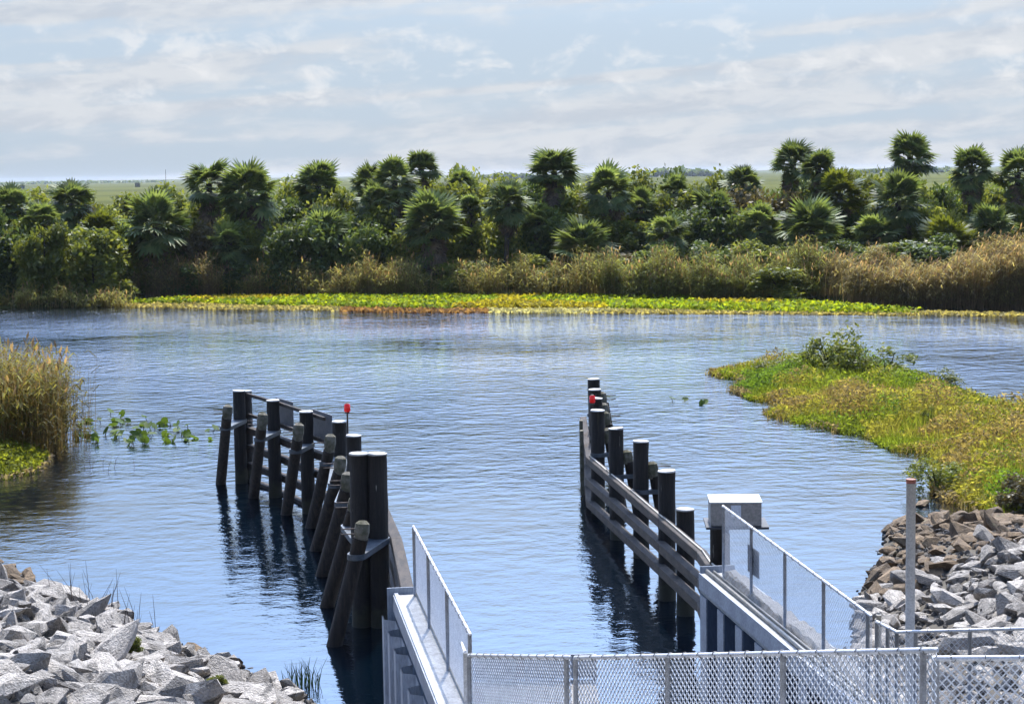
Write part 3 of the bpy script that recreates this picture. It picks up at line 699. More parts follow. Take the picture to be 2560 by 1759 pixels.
def riprap(name, label, samples, bankf, brown, size, seed, lim=300):
    rg = random.Random(seed); t = thing(name, (samples[0][0], samples[0][1], 0), label, 'riprap')
    o_ = Vector(t.location); items = []
    for x, y in samples:
        z = gz(x, y); px, py = proj((x, y, z + .1))
        if not (-60 < px < 2640 and py < 1830): continue
        items.append((x, y, z))
    rg.shuffle(items)
    extra = {0: [], 1: []}
    items = sorted((((size * (.7 if z < .12 else 1) * rg.choice((.42, .5, .6, .7, .8, .9, 1.0, 1.15, 1.35, 1.6))), x, y, z) for x, y, z in items), key=lambda q: -q[0] / q[2])
    for k, (s, x, y, z) in enumerate(items):
        br = brown(x, y, rg); me = rg.choice(ROCKSB if br else ROCKS)
        Mx = Matrix.Translation((x - o_.x, y - o_.y, z + s * rg.uniform(-.05, .22))) @ Euler((rg.gauss(0, .35), rg.gauss(0, .35), rg.uniform(0, 6.28))).to_matrix().to_4x4() @ Matrix.Diagonal((s * rg.uniform(1.0, 1.6), s * rg.uniform(.75, 1.15), s * rg.uniform(.6, 1.15), 1))
        if k < lim:
            o = link('rock', me, None, t); o.matrix_basis = Mx
        else: extra[int(br)].append((me, Mx))
    for bk in (0, 1):
        if not extra[bk]: continue
        b = MB()
        for me, Mx in extra[bk]:
            i = len(b.v); b.v += [tuple(Mx @ v_.co) for v_ in me.vertices]
            for f in me.polygons: b.f.append(tuple(i + q for q in f.vertices)); b.smooth.append(False)
        o = b.build('rubble', M['rockb'] if bk else M['rock'], t); o['kind'] = 'stuff'
    # small broken stone filling the joints
    b = MB()
    for _, x, y, z in items:
        for q in range(5):
            me = rg.choice(ROCKS); s = size * rg.uniform(.16, .34); dx, dy = rg.uniform(-.3, .3), rg.uniform(-.3, .3)
            Mx = Matrix.Translation((x + dx - o_.x, y + dy - o_.y, gz(x + dx, y + dy) + .02)) @ Euler((rg.uniform(0, 6), rg.uniform(0, 6), 0)).to_matrix().to_4x4() @ Matrix.Scale(s, 4)
            i = len(b.v); b.v += [tuple(Mx @ v_.co) for v_ in me.vertices]
            for f in me.polygons: b.f.append(tuple(i + q_ for q_ in f.vertices)); b.smooth.append(False)
    o = b.build('small_stone', M['rubble'], t); o['kind'] = 'stuff'
    return t
rg = random.Random(5)
def scatter(x0, x1, y0, y1, step, test):
    res = []; y = y0
    while y < y1:
        x = x0
        while x < x1:
            px, py = x + rg.uniform(-.36, .36) * step, y + rg.uniform(-.36, .36) * step
            if test(px, py): res.append((px, py))
            x += step
        y += step * .8
    return res
LS = scatter(-14, -1.2, 22, 44, .46, lambda x, y: -0.1 < SLN.dot(Vector((x, y)) - SL0) < 9 and x < -3.45)
riprap('riprap_bank', 'sloping bank of pale broken rocks in the bottom left corner', LS, bank_left, lambda x, y, r: (bank_left(x, y) < .05 and r.random() < .4) or (x < -10.6 and y > 37.5 and bank_left(x, y) < 1.0), .30, 1)
RSM = scatter(4.2, 15, 20, 46.5, .42, lambda x, y: bank_right(x, y) > .03 and x > rwx(y) + .8)
riprap('riprap_bank', 'slope of grey and brown rocks behind the pipe pole on the right', RSM, bank_right, lambda x, y, r: (y > 36.6 + .1 * (x - 9) + r.uniform(-1.5, 1.5)) or (bank_right(x, y) < .0 and r.random() < .6), .26, 2)
# lone stones in the water beyond the right bank
for (px, py, s, lab) in ((2178, 1490, .20, 'lone dark rock in the water nearest the right wall fence'), (2310, 1262, .28, 'flat brown rock in the water beyond the pipe pole'), (2245, 1352, .22, 'low flat dark slab in the water left of the pipe pole'), (22, 1432, .26, 'brown rock at the far left tip of the left rocks')):
    q = at(px, py, 0); o = link('rock', ROCKSB[int(px) % 10], None); o.location = (q.x, q.y, .03); o.scale = (s * 1.3, s, s * .8); o.rotation_euler = (.1, .1, px)
    tag(o, lab, 'rock')

# ------------------------------------------------------------------ vegetation meshes
def rnd(seed): return np.random.default_rng(seed)
def leaves_at(P, rg, lmin, lmax, asp, upb=0.3):
    """diamond-shaped leaf quads with centres P"""
    n = len(P); d = rg.normal(size=(n, 3)); d[:, 2] = d[:, 2] * .7 - .15; d /= np.linalg.norm(d, axis=1)[:, None]
    nr = rg.normal(size=(n, 3)); nr[:, 2] += upb * 2; nr -= (nr * d).sum(1)[:, None] * d; nr /= np.linalg.norm(nr, axis=1)[:, None]
    s = np.cross(d, nr); L = rg.uniform(lmin, lmax, n)[:, None]; w = L * asp
    return np.stack([P - d*L*.5, P + s*w*.5 - nr*L*.06, P + d*L*.5 - nr*L*.1, P - s*w*.5 - nr*L*.06], 1)
def shrub_mesh(seed, mat, n=8000, lm=(.16, .36), asp=.55, lobes=24, droop=False):
    """shrub 4 m tall, about 4 m wide, origin at the ground"""
    rg = rnd(seed); C = []
    for k in range(lobes):
        a = rg.uniform(0, 6.28); rr_ = math.sqrt(rg.uniform(0, 1)) * 1.45; z = rg.uniform(.35, 3.35) * (1 - .28 * (rr_ / 1.45)**2)
        C.append((rr_ * math.cos(a), rr_ * math.sin(a), z, rg.uniform(.42, .85)))
    C = np.array(C); idx = rg.integers(0, lobes, n); c = C[idx]
    d = rg.normal(size=(n, 3)); d /= np.linalg.norm(d, axis=1)[:, None]
    rad = c[:, 3] * (rg.uniform(0, 1, n) ** .45) * (1 + .18 * rg.normal(size=n))
    P = c[:, :3] + d * rad[:, None]; P[:, 2] = np.clip(P[:, 2], .05, 4.3)
    return npmesh('foliage', leaves_at(P, rg, lm[0], lm[1], asp), 4, mat)
def stems_mesh(seed):
    rg = random.Random(seed); b = MB()
    for k in range(7):
        a = rg.uniform(0, 6.28); r_ = rg.uniform(.2, 1.1); h = rg.uniform(1.6, 3.2)
        b.tube([(0.12*math.cos(a), .12*math.sin(a), -.2), (r_*.4*math.cos(a), r_*.4*math.sin(a), h*.5), (r_*math.cos(a), r_*math.sin(a), h)], [.06, .045, .015], 5)
    me = b.mesh('stems'); me.materials.append(M['stem']); return me
STEMS = [stems_mesh(k) for k in range(3)]
SH = {'weed': [shrub_mesh(900 + k, M['leafy'], 1500, (.16, .42), .34, 15) for k in range(3)]}
for key, cnt in (('leafd', 4), ('leafm', 4), ('leafy', 3), ('leafb', 3)):
    SH[key] = [shrub_mesh(500 + 37*k + len(key) + ord(key[4]), M[key]) for k in range(cnt)]
vr = random.Random(77)
def shrub(name, label, loc, h, wid, key, group):
    t = thing(name, loc, label, 'shrub', group, vr.uniform(0, 6.28))
    f = link('foliage', vr.choice(SH[key]), None, t); f.scale = (wid/3.9, wid/3.9, h/3.75)
    s = link('stem', vr.choice(STEMS), None, t); s.scale = (wid/3.9, wid/3.9, h/4.0)
    return t
ORD = ['first','second','third','fourth','fifth','sixth','seventh','eighth','ninth','tenth','eleventh','twelfth','thirteenth','fourteenth','fifteenth','sixteenth','seventeenth','eighteenth','nineteenth','twentieth','twenty-first','twenty-second','twenty-third','twenty-fourth','twenty-fifth','twenty-sixth','twenty-seventh','twenty-eighth','twenty-ninth','thirtieth','thirty-first','thirty-second']
CN = {'weed': 'yellow green', 'leafd': 'dark green', 'leafm': 'mid green', 'leafy': 'yellowish green', 'leafb': 'olive brown'}
TOPX = [-150, 0, 150, 300, 450, 600, 700, 850, 950, 1100, 1250, 1400, 1550, 1650, 1750, 1850, 2000, 2150, 2300, 2450, 2560, 2750]
TOPY = [480, 486, 480, 488, 492, 490, 478, 452, 452, 450, 446, 452, 462, 450, 446, 452, 444, 440, 440, 448, 455, 455]
def row(nm, d_of, step, dy, keys, wid, x0=-130, x1=2720, jit=18, h_min=1.5, tops=None):
    px = x0; k = 0
    while px < x1:
        d = d_of(px) + vr.uniform(-1.2, 1.2)
        ty = (np.interp(px, TOPX, TOPY) if tops is None else np.interp(px, *tops)) + dy + vr.uniform(-jit, jit)
        tp = atd(px, ty, d); g = gz(tp.x, d); h = max(h_min, tp.z - g)
        key = keys(px)
        shrub('shrub', '%s leafy shrub, %s from the left in the %s on the far bank' % (CN[key], ORD[k], nm), (tp.x, d, g - .1), h, wid * vr.uniform(.85, 1.2), key, 'shrubs in the ' + nm)
        px += step * vr.uniform(.85, 1.15); k += 1
def kback(px): return vr.choice(('leafm', 'leafm', 'leafd', 'leafd', 'leafy'))
def kmid(px):
    if 620 < px < 1010: return 'leafd' if vr.random() < .4 else 'leafm'
    return vr.choice(('leafd', 'leafm', 'leafm', 'leafy', 'leafy', 'leafb'))
def kfront(px):
    if px < 320: return vr.choice(('leafd', 'leafm', 'leafm', 'leafy'))
    if 640 < px < 1010: return 'leafd'
    return vr.choice(('leafm', 'leafb', 'leafy', 'leafd'))
row('back row', lambda px: 149, 104, -26, kback, 5.6)
row('middle row', lambda px: 143, 104, 14, kmid, 5.2)
row('second row', lambda px: 138.5, 108, 62, kmid, 5.0)
row('front row', lambda px: float(np.interp(px, [0, 260, 330, 1500, 2000, 2300, 2700], [130.5, 131, 137.5, 135, 131, 125, 122])), 112, 0, kfront, 4.8,
    tops=([-200, 0, 120, 260, 330, 500, 620, 700, 850, 980, 1100, 1300, 1500, 1700, 2000, 2300, 2600], [520, 535, 545, 560, 620, 640, 580, 540, 530, 545, 620, 630, 610, 600, 590, 600, 610]))

for (lab, px, ty, d, w, key) in (('low green bush among the reeds below the squat silvery palm', 1380, 668, 131.5, 4.8, 'leafm'), ('round green bush at the water side of the olive reeds', 1640, 645, 128.5, 5.2, 'leafm'),
        ('dark leafy bush between olive and tan reeds', 1800, 660, 127, 4.6, 'leafd'), ('bright green creeper bush at the left end of the tan reeds', 1960, 665, 122, 4.8, 'leafy'),
        ('yellowish bush in the reeds below the low wide palm', 1160, 655, 132.5, 4.6, 'leafy')):
    tp = atd(px, ty, d); shrub('shrub', lab, (tp.x, d, max(gz(tp.x, d), 0) - .05), max(1.2, tp.z - gz(tp.x, d)), w, key, None)
# ------------------------------------------------------------------ sabal palms
def frond_mesh(seed, mat, droop=.35, nb=20, R0=1.05, pet=.95, spread=2.1):
    """fan leaf: petiole along +X then a folded fan of separate drooping blades"""
    rg = random.Random(seed); Q = []
    def add(a, b, c, d): Q.append((a, b, c, d))
    pz = lambda x: .10 * x - droop * .30 * x * x
    for k in range(3):
        x0, x1 = pet * k / 3, pet * (k + 1) / 3; w = .035
        add((x0, -w, pz(x0)), (x1, -w, pz(x1)), (x1, w, pz(x1)), (x0, w, pz(x0)))
    for k in range(nb):
        a = -spread + 2 * spread * (k + .5) / nb + rg.uniform(-.04, .04); L = R0 * (1 - .22 * (abs(a) / spread) ** 2) * rg.uniform(.88, 1.08)
        ca, sa = math.cos(a * .86), math.sin(a * .86); zf = .10 * (1 if k % 2 else -1) * .4
        def pt(t, off):
            x = pet + L * t * ca - off * sa; y = L * t * sa + off * ca; z = pz(pet) + .12 * L * t - (droop * .75) * (L * t) ** 2 - .16 * abs(sa) * L * t + zf * t
            return (x, y, z)
        w1, w2 = .105, .06
        add(pt(.03, -.02), pt(.5, -w1), pt(.5, w1), pt(.03, .02))
        add(pt(.5, -w1), pt(1.0, -.008), pt(1.0, .008), pt(.5, w1))
    return npmesh('frond', np.array(Q), 4, mat)
FR = [frond_mesh(k, M['frond'], .25 + .12 * k) for k in range(4)]
FRY = [frond_mesh(20 + k, M['frondy'], .2 + .12 * k) for k in range(2)]
FRD = [frond_mesh(40 + k, M['deadfrond'], .6, nb=12) for k in range(2)]
def palm(label, px, ytop, w, d, skirt=14, nf=42, yellow=False, squat=1.0):
    sc = (w / F * d) / 3.5; top = atd(px, ytop, d); cz = top.z - 1.85 * sc; g = gz(top.x, d)
    if cz < g + .3: cz = g + .3
    t = thing('sabal_palm', (top.x, d, g), label, 'palm', 'sabal palms on the far bank')
    b = MB(); H = cz - g; lx, ly = vr.uniform(-.25, .25), vr.uniform(-.2, .2)
    b.tube([(lx, ly, -.3), (lx*.7, ly*.6, H*.4), (lx*.2, ly*.2, H*.8), (0, 0, H + .1)], [.24, .19, .20, .24], 9)
    b.build('trunk', M['trunk'], t)
    ga = 2.39996; nf = int(nf * vr.uniform(.72, 1.15)); span = vr.uniform(104, 142); tx, ty_ = vr.gauss(0, .10), vr.gauss(0, .10); fk = vr.uniform(.82, 1.14)
    for k in range(nf + skirt):
        dead = k >= nf
        u = (k + .5) / nf
        if not dead: e = math.radians(84 - span * u ** 1.0 + vr.uniform(-8, 8))
        else: e = math.radians(vr.uniform(-82, -48))
        me = vr.choice(FRD) if dead and vr.random() < .75 else vr.choice(FRY if yellow else FR)
        o = link('dead_frond' if dead else 'frond', me, None, t)
        o.location = (vr.uniform(-.1, .1), vr.uniform(-.1, .1), H - (.25 + .9 * vr.random() if dead else .25 * u) * sc)
        Rm = Matrix.Rotation(tx, 3, 'X') @ Matrix.Rotation(ty_, 3, 'Y') @ Matrix.Rotation(k * ga + vr.uniform(-.25, .25), 3, 'Z') @ Matrix.Rotation(-e, 3, 'Y') @ Matrix.Rotation(vr.uniform(-.5, .5), 3, 'X')
        o.rotation_euler = Rm.to_euler(); s = sc * fk * vr.uniform(.7, 1.15) * (.85 if dead else 1); o.scale = (s, s, s)
    return t
PALMS = [
 ('leftmost sabal palm, cut by the left edge of the photo', 30, 468, 105, 143, 6, False),
 ('low sabal palm against the horizon on the far left', 176, 446, 120, 143, 8, False),
 ('low sabal palm with dark trunk standing left of the tall pair', 386, 486, 150, 137, 16, False),
 ('taller spiky palm of the left pair, its crown against the sky', 520, 392, 130, 141, 24, False),
 ('right palm of the left pair with a black shaded skirt', 622, 408, 142, 139, 34, False),
 ('lone dark rounded palm right of the left pair', 794, 400, 128, 146, 18, False),
 ('small palm at the left edge of the central clump', 918, 408, 96, 145, 6, False),
 ('broad palm in the middle of the central clump', 985, 384, 132, 142, 12, False),
 ('highest palm of the central clump', 1052, 364, 112, 147, 18, False),
 ('short palm with upright fronds right of the central clump', 1148, 410, 102, 147, 8, False),
 ('tall palm with a long dark skirt right of centre', 1384, 364, 128, 141, 30, False),
 ('wide palm beside and below the tall palm right of centre', 1521, 406, 138, 139, 34, False),
 ('tiny palm on a thin trunk between two larger palms', 1176, 482, 68, 138, 6, False),
 ('palm with a hanging brown skirt on a visible dark trunk', 1268, 444, 116, 136, 22, False),
 ('low wide palm in front of the central clump', 1078, 476, 158, 135, 22, False),
 ('round green palm just below the central clump', 942, 440, 118, 140, 4, False),
 ('small palm before the open marsh right of centre', 1688, 434, 90, 146, 5, False),
 ('rounded palm at the left end of the right clump', 1857, 396, 122, 145, 14, False),
 ('dark palm with ball crown in the right clump', 1984, 348, 112, 147, 14, False),
 ('greener palm overlapping the dark ball-crowned one', 2046, 360, 118, 142, 10, False),
 ('yellowish palm below the right clump', 2100, 420, 126, 140, 4, True),
 ('highest palm of all, with a full crown over the right bank', 2276, 322, 134, 143, 18, False),
 ('broad bluish palm under the highest palm', 2246, 416, 165, 137, 22, False),
 ('ball-crowned palm on a forked dark trunk at right', 2430, 360, 122, 141, 22, False),
 ('palm cut by the right edge of the photo', 2545, 366, 126, 141, 20, False),
 ('low palm with widely arching pale fronds above brown reeds', 2030, 496, 155, 134, 16, False),
 ('squat palm with silvery fronds near the centre of the bank', 1452, 532, 176, 134, 12, False),
 ('yellow green palmetto low on the right bank', 2372, 512, 190, 133, 4, True),
 ('low glossy palm left of the brown thicket', 1665, 520, 120, 135, 8, False),
 ('low palm under the lone dark rounded palm', 806, 520, 130, 138, 6, False),
 ('small pale palm left of the squat silvery palm', 1345, 500, 100, 138, 5, False),
 ('pale spreading palm below the open marsh gap', 1600, 462, 110, 141, 5, False),
 ('pale palm right of the open marsh gap', 1775, 468, 120, 140, 4, False),
 ('pale low palm left of the wide arching one', 1900, 500, 130, 136, 6, False),
 ('drooping palm between the arching palm and the yellow palmetto', 2190, 520, 130, 135, 8, False),
 ('low palm beneath the forked ball-crowned palm', 2480, 500, 130, 136, 8, False),
 ('short palm among shrubs below the left pair', 570, 545, 120, 136, 6, False),
 ('small palm behind the shrubs at far left', 100, 500, 100, 139, 4, False),
 ('small yellow palm low on the left bank', 250, 520, 110, 137, 3, True),
]
for (lab, px, yt, w, d, sk, yl) in PALMS: palm(lab, px, yt, w, d, int(sk * 1.5), 54, yl)

# ------------------------------------------------------------------ reeds
def reeds(name, label, pts, hts, seed, tone, leafn=4, lean=(0.0, 0.0), width=.022, plume=.25, lm=(.25, .55)):
    """pts (n,2) positions, hts (n) heights; tone: function (n,rg)->stem colours, leaf colours"""
    rg = rnd(seed); n = len(pts); z0 = np.array([max(gz(x, y), -.3) for x, y in pts]) - .05
    base = np.stack([pts[:, 0], pts[:, 1], z0], 1); ln = rg.normal(size=(n, 2)) * .11 + np.array(lean)
    tip = base + np.stack([ln[:, 0] * hts, ln[:, 1] * hts, hts], 1); mid = base * .5 + tip * .5; mid[:, :2] -= ln * hts[:, None] * .12
    ang = rg.uniform(-.6, .6, n); s = np.stack([np.cos(ang), np.sin(ang), np.zeros(n)], 1) * width
    quads = [np.stack([base - s*.6, base + s*.6, mid + s*.5, mid - s*.5], 1), np.stack([mid - s*.5, mid + s*.5, tip + s*.15, tip - s*.15], 1)]
    sc, lc = tone(n, rg); cols = [sc, sc]
    for k in range(leafn):
        t = rg.uniform(.32, .98, n)[:, None]; p = base + (tip - base) * t
        a = rg.uniform(0, 6.28, n); L = rg.uniform(lm[0], lm[1], n)[:, None]
        d = np.stack([np.cos(a), np.sin(a), rg.uniform(.1, .9, n)], 1); e = p + d * L * np.array([1, 1, .8]); e2 = e + d * L * np.array([.7, .7, -.55])
        sd_ = np.stack([-np.sin(a), np.cos(a), np.zeros(n)], 1) * .022
        quads += [np.stack([p - sd_, p + sd_, e + sd_*1.3, e - sd_*1.3], 1), np.stack([e - sd_*1.3, e + sd_*1.3, e2 + sd_*.1, e2 - sd_*.1], 1)]
        cols += [lc, lc]
    m_ = rg.uniform(0, 1, n) < plume; np_ = m_.sum()
    if np_:
        t = tip[m_]; a = rg.uniform(0, 6.28, np_); d = np.stack([np.cos(a)*.12 + lean[0], np.sin(a)*.12, np.full(np_, .28)], 1); sd_ = np.stack([-np.sin(a), np.cos(a), np.zeros(np_)], 1) * .05
        quads.append(np.stack([t - d*.2, t + d*.5 + sd_, t + d*1.1, t + d*.5 - sd_], 1)); cols.append(np.tile(np.array([[.34, .22, .14]]), (np_, 1)) * rg.uniform(.7, 1.15, (np_, 1)))
    me = npmesh(name, np.concatenate(quads), 4, M['tone'], np.concatenate(cols)); o = link(name, me)
    return tag(o, label, 'reeds', kind='stuff')
def tone_tan(n, rg): return rg.uniform(.7, 1.2, (n, 1)) * np.array([[.30, .215, .13]]), rg.uniform(.7, 1.25, (n, 1)) * np.array([[.34, .28, .13]])
def tone_olive(n, rg): return rg.uniform(.7, 1.2, (n, 1)) * np.array([[.29, .215, .11]]), rg.uniform(.6, 1.3, (n, 1)) * np.array([[.31, .29, .10]])
def tone_green(n, rg): return rg.uniform(.7, 1.2, (n, 1)) * np.array([[.22, .18, .08]]), rg.uniform(.6, 1.3, (n, 1)) * np.array([[.25, .265, .075]])
ch = []
def band(pa, pb, depth, n, rg, z=0.0):
    a, c = at(*pa, z), at(*pb, z); L_ = (c - a).length; nc = max(14, int(L_ * 2.2))
    ct, cy_ = rg.uniform(0, 1, nc), rg.uniform(0, depth, nc); ch.clear(); k_ = rg.integers(0, nc, n); wk = rg.uniform(.3, 1.2, nc)[k_]
    t = ct[k_] + rg.normal(size=n) * wk * .75 / L_; y = np.clip(cy_[k_] + rg.normal(size=n) * wk * .6, 0, depth + 1); ch.append(rg.uniform(.55, 1.08, nc)[k_])
    cl = .5 + .5 * np.sin(t * 23 + rg.uniform(0, 6)) * np.sin(t * 9.1 + 2)
    k = 1 + y / a.y
    return np.stack([(a.x + (c.x - a.x) * t) * k, a.y + (c.y - a.y) * t + y], 1), t
rg = rnd(3)
def hts(t, lo, hi, rg, f=17): return (lo + (hi - lo) * (.5 + .35 * np.sin(t * f + 1.3) * np.sin(t * f * .37) + .15 * np.sin(t * 61))) * rg.uniform(.6, 1.05, len(t)) * ch[0]
P_, t_ = band((300, 748), (535, 748), 3.2, 1500, rg); reeds('reed_bed', 'tan reed bed on the far bank behind the left end of the lily mat', P_, hts(t_, 2.6, 3.7, rg), 31, tone_tan)
P_, t_ = band((535, 747), (900, 747), 2.6, 620, rg); reeds('reed_bed', 'sparse tan reeds before the big dark green shrubs', P_, hts(t_, 1.6, 3.2, rg), 32, tone_olive)
P_, t_ = band((900, 747), (1480, 748), 3.0, 1500, rg); reeds('reed_bed', 'brownish reeds below the central palms on the far bank', P_, hts(t_, 2.0, 4.2, rg, 29), 33, tone_olive)
P_, t_ = band((1460, 749), (2050, 757), 3.4, 2900, rg); reeds('reed_bed', 'olive green reeds right of centre on the far bank', P_, hts(t_, 2.4, 4.3, rg), 34, tone_green, 5)
P_, t_ = band((2030, 764), (2700, 780), 4.5, 5600, rg); reeds('reed_bed', 'tall tan reeds leaning right at the right end of the far bank', P_, hts(t_, 3.1, 4.3, rg, 8), 35, tone_tan, 5, (.10, 0), .024, .3)
P_, t_ = band((-60, 772), (310, 768), 2.5, 500, rg); reeds('reed_bed', 'low shaded reeds at the water under the left shrubs', P_, hts(t_, 1.0, 2.4, rg), 36, tone_olive)
# near-left clump
n = 2300; a = rg.uniform(0, 6.28, n); r_ = np.sqrt(rg.uniform(0, 1, n)); cx, cy = at(10, 1120, 0).xy
P_ = np.stack([cx - .75 + np.cos(a) * r_ * 2.75, cy + np.sin(a) * r_ * 4.0], 1)
reeds('reed_clump', 'tall clump of tan reeds standing in the water at the left edge', P_, rg.uniform(2.4, 4.3, n) * (1 - .18 * r_), 41, lambda n, g: (g.uniform(.7, 1.25, (n, 1)) * np.array([[.30, .20, .09]]), g.uniform(.6, 1.3, (n, 1)) * np.array([[.22, .20, .06]])), 4, (.01, 0), .013, .16, (.2, .5))
n = 130; P_ = np.stack([rg.uniform(-15.6, -14.55, n), rg.uniform(cy - 3, cy + 2.2, n)], 1)
reeds('reed_clump', 'thin scattered reeds at the right side of the left reed clump', P_, rg.uniform(1.2, 3.6, n), 42, lambda n, g: (g.uniform(.6, 1.1, (n, 1)) * np.array([[.16, .11, .06]]), g.uniform(.6, 1.2, (n, 1)) * np.array([[.14, .12, .045]])), 2, (0, 0), .011, .05, (.2, .4))

# ------------------------------------------------------------------ floating mats
def inpoly(P, poly):
    x, y = P[:, 0], P[:, 1]; ins = np.zeros(len(P), bool); n = len(poly)
    for i in range(n):
        x0, y0 = poly[i]; x1, y1 = poly[(i + 1) % n]
        c = ((y0 > y) != (y1 > y)) & (x < (x1 - x0) * (y - y0) / (y1 - y0 + 1e-12) + x0); ins ^= c
    return ins
def edgedist(P, poly):
    d = np.full(len(P), 1e9); n = len(poly)
    for i in range(n):
        a = np.array(poly[i]); b_ = np.array(poly[(i + 1) % n]); ab = b_ - a; t = np.clip(((P - a) @ ab) / (ab @ ab), 0, 1)
        d = np.minimum(d, np.linalg.norm(P - (a + t[:, None] * ab), axis=1))
    return d
def fill(poly, n, rg):
    poly = np.array(poly); lo, hi = poly.min(0), poly.max(0); P = rg.uniform(lo, hi, (n * 4, 2)); P = P[inpoly(P, poly)]
    return P[:n]
def fld(P, s, seed):
    r_ = rnd(seed); v = np.zeros(len(P))
    for k in range(6):
        a = r_.uniform(0, 6.28); f = s * r_.uniform(.6, 1.8); v += np.sin(P[:, 0] * f * math.cos(a) + P[:, 1] * f * math.sin(a) + r_.uniform(0, 6.28))
    return v / 3.0
def pxpoly(L): return [tuple(at(x, y, 0).xy) for x, y in L]
def mat_leaves(P, z, rg, lm, asp, cols, up=.9):
    c = np.stack([P[:, 0], P[:, 1], z], 1)
    return leaves_at(c, rg, lm[0], lm[1], asp, up)
# far lily mat
LM = pxpoly([(240, 766), (330, 760), (520, 749), (900, 746), (1500, 748), (2000, 756), (2130, 766), (2300, 780), (2700, 788), (2700, 793), (2300, 789), (2000, 787), (1600, 785), (1280, 784), (1000, 782), (760, 776), (560, 775), (400, 769)])
rg = rnd(8); P_ = fill(LM, 26000, rg); ed = edgedist(P_, LM)
px_ = P_[:, 0]; front = (ed < 3.2 + 1.5 * fld(P_, .12, 5)) & (P_[:, 1] < 126 - .12 * px_)
hh = np.where(front, rg.uniform(.02, .10, len(P_)), rg.uniform(.05, .42, len(P_)))
c = np.tile(np.array([[.30, .34, .02]]), (len(P_), 1)) * rg.uniform(.7, 1.2, (len(P_), 1)); gsel = rg.uniform(0, 1, len(P_)) < .35; c[gsel] = np.array([.19, .27, .03])
yl = fld(P_, .25, 9) > .45; c[yl] = np.array([.36, .30, .03]); br = front & (fld(P_, .14, 12) > -.35); c[br] = np.array([.36, .30, .13]); c[front & ~br] = np.array([.42, .38, .22]); rb_ = front & (np.abs(px_ + 6.5) < 5); c[rb_] = np.array([.27, .15, .075])
me = npmesh('lily_mat', mat_leaves(P_, hh, rg, (.22, .42), .75, None, .8), 4, M['tone'], c)
tag(link('lily_mat', me), 'bright yellow green mat of floating leaves along the far bank', 'lily mat', kind='stuff')
# right floating island of marsh plants
IS = pxpoly([(1745, 937), (1830, 926), (1950, 918), (2080, 916), (2220, 928), (2330, 948), (2420, 992), (2480, 1015), (2560, 1030), (2760, 1060), (2760, 1330), (2560, 1318), (2470, 1318), (2420, 1285), (2360, 1262), (2315, 1235), (2300, 1190), (2290, 1150), (2225, 1128), (2180, 1105), (2090, 1082), (1990, 1066), (1905, 1048), (1900, 1035), (1930, 1020), (1880, 1005), (1840, 985), (1800, 978), (1860, 966), (1800, 950)])
rg = rnd(9)
def island(n, seed):
    rg = rnd(seed); P = fill(IS, n, rg); ed = edgedist(P, IS); kp = ed > np.clip(.45 + .6 * fld(P, 1.1, 31) + .4 * fld(P, 3.0, 32), 0, 9) * rg.uniform(.2, 1, len(P)); P, ed = P[kp], ed[kp]; f1, f2, f3 = fld(P, .33, 21), fld(P, .8, 22), fld(P, 2.0, 23)
    H = np.clip(.14 + .26 * ed, 0, .85) * np.clip(1 + .42 * f2 + .38 * f3, .25, 2) + .05; z = H * rg.uniform(.05, 1.0, len(P)) ** .8
    g = np.array([.20, .245, .03]); g2 = np.array([.14, .215, .03]); yb = np.array([.29, .265, .055]); bn = np.array([.28, .205, .085])
    c = np.tile(g, (len(P), 1)); c[f2 > .35] = g2; s = f1 + .5 * f3
    c[s > .15] = yb; c[s > .55] = bn; lo = ed < .35; c[lo & (f2 > 0)] = np.array([.26, .20, .12])
    c *= rg.uniform(.65, 1.3, (len(P), 1)); c *= (.55 + .45 * np.clip(z / (H + .01), 0, 1))[:, None] ** 0
    return P, z, c
P_, z_, c_ = island(105000, 91)
q1 = mat_leaves(P_, z_, rnd(92), (.08, .20), .38, None, .2)
me = npmesh('marsh_mat', q1, 4, M['tone'], c_)
tag(link('marsh_mat', me), 'floating island of yellow green and rusty marsh plants at right', 'marsh plants', kind='stuff')
P_, z_, c_ = island(26000, 93); 
reedsP = P_; rg = rnd(94)
n = len(reedsP)
base = np.stack([reedsP[:, 0], reedsP[:, 1], np.full(n, -.03)], 1); h = (.35 + .5 * rg.uniform(0, 1, n)) * np.clip(.4 + .35 * edgedist(reedsP, IS), 0, 1.15)
ln = rg.normal(size=(n, 2)) * .25; tip = base + np.stack([ln[:, 0] * h, ln[:, 1] * h, h], 1); a = rg.uniform(0, 6.28, n); s = np.stack([np.cos(a), np.sin(a), np.zeros(n)], 1) * .018
me = npmesh('marsh_grass', np.stack([base - s, base + s, tip + s*.1, tip - s*.1], 1), 4, M['tone'], c_)
tag(link('marsh_grass', me), 'grass blades rising from the right floating island', 'grass', kind='stuff')
def ishrub(lab, px, py, h, w, key):
    q = at(px, py, 0); t = shrub('shrub', lab, (q.x, q.y, -.05), h, w, key, None); return t
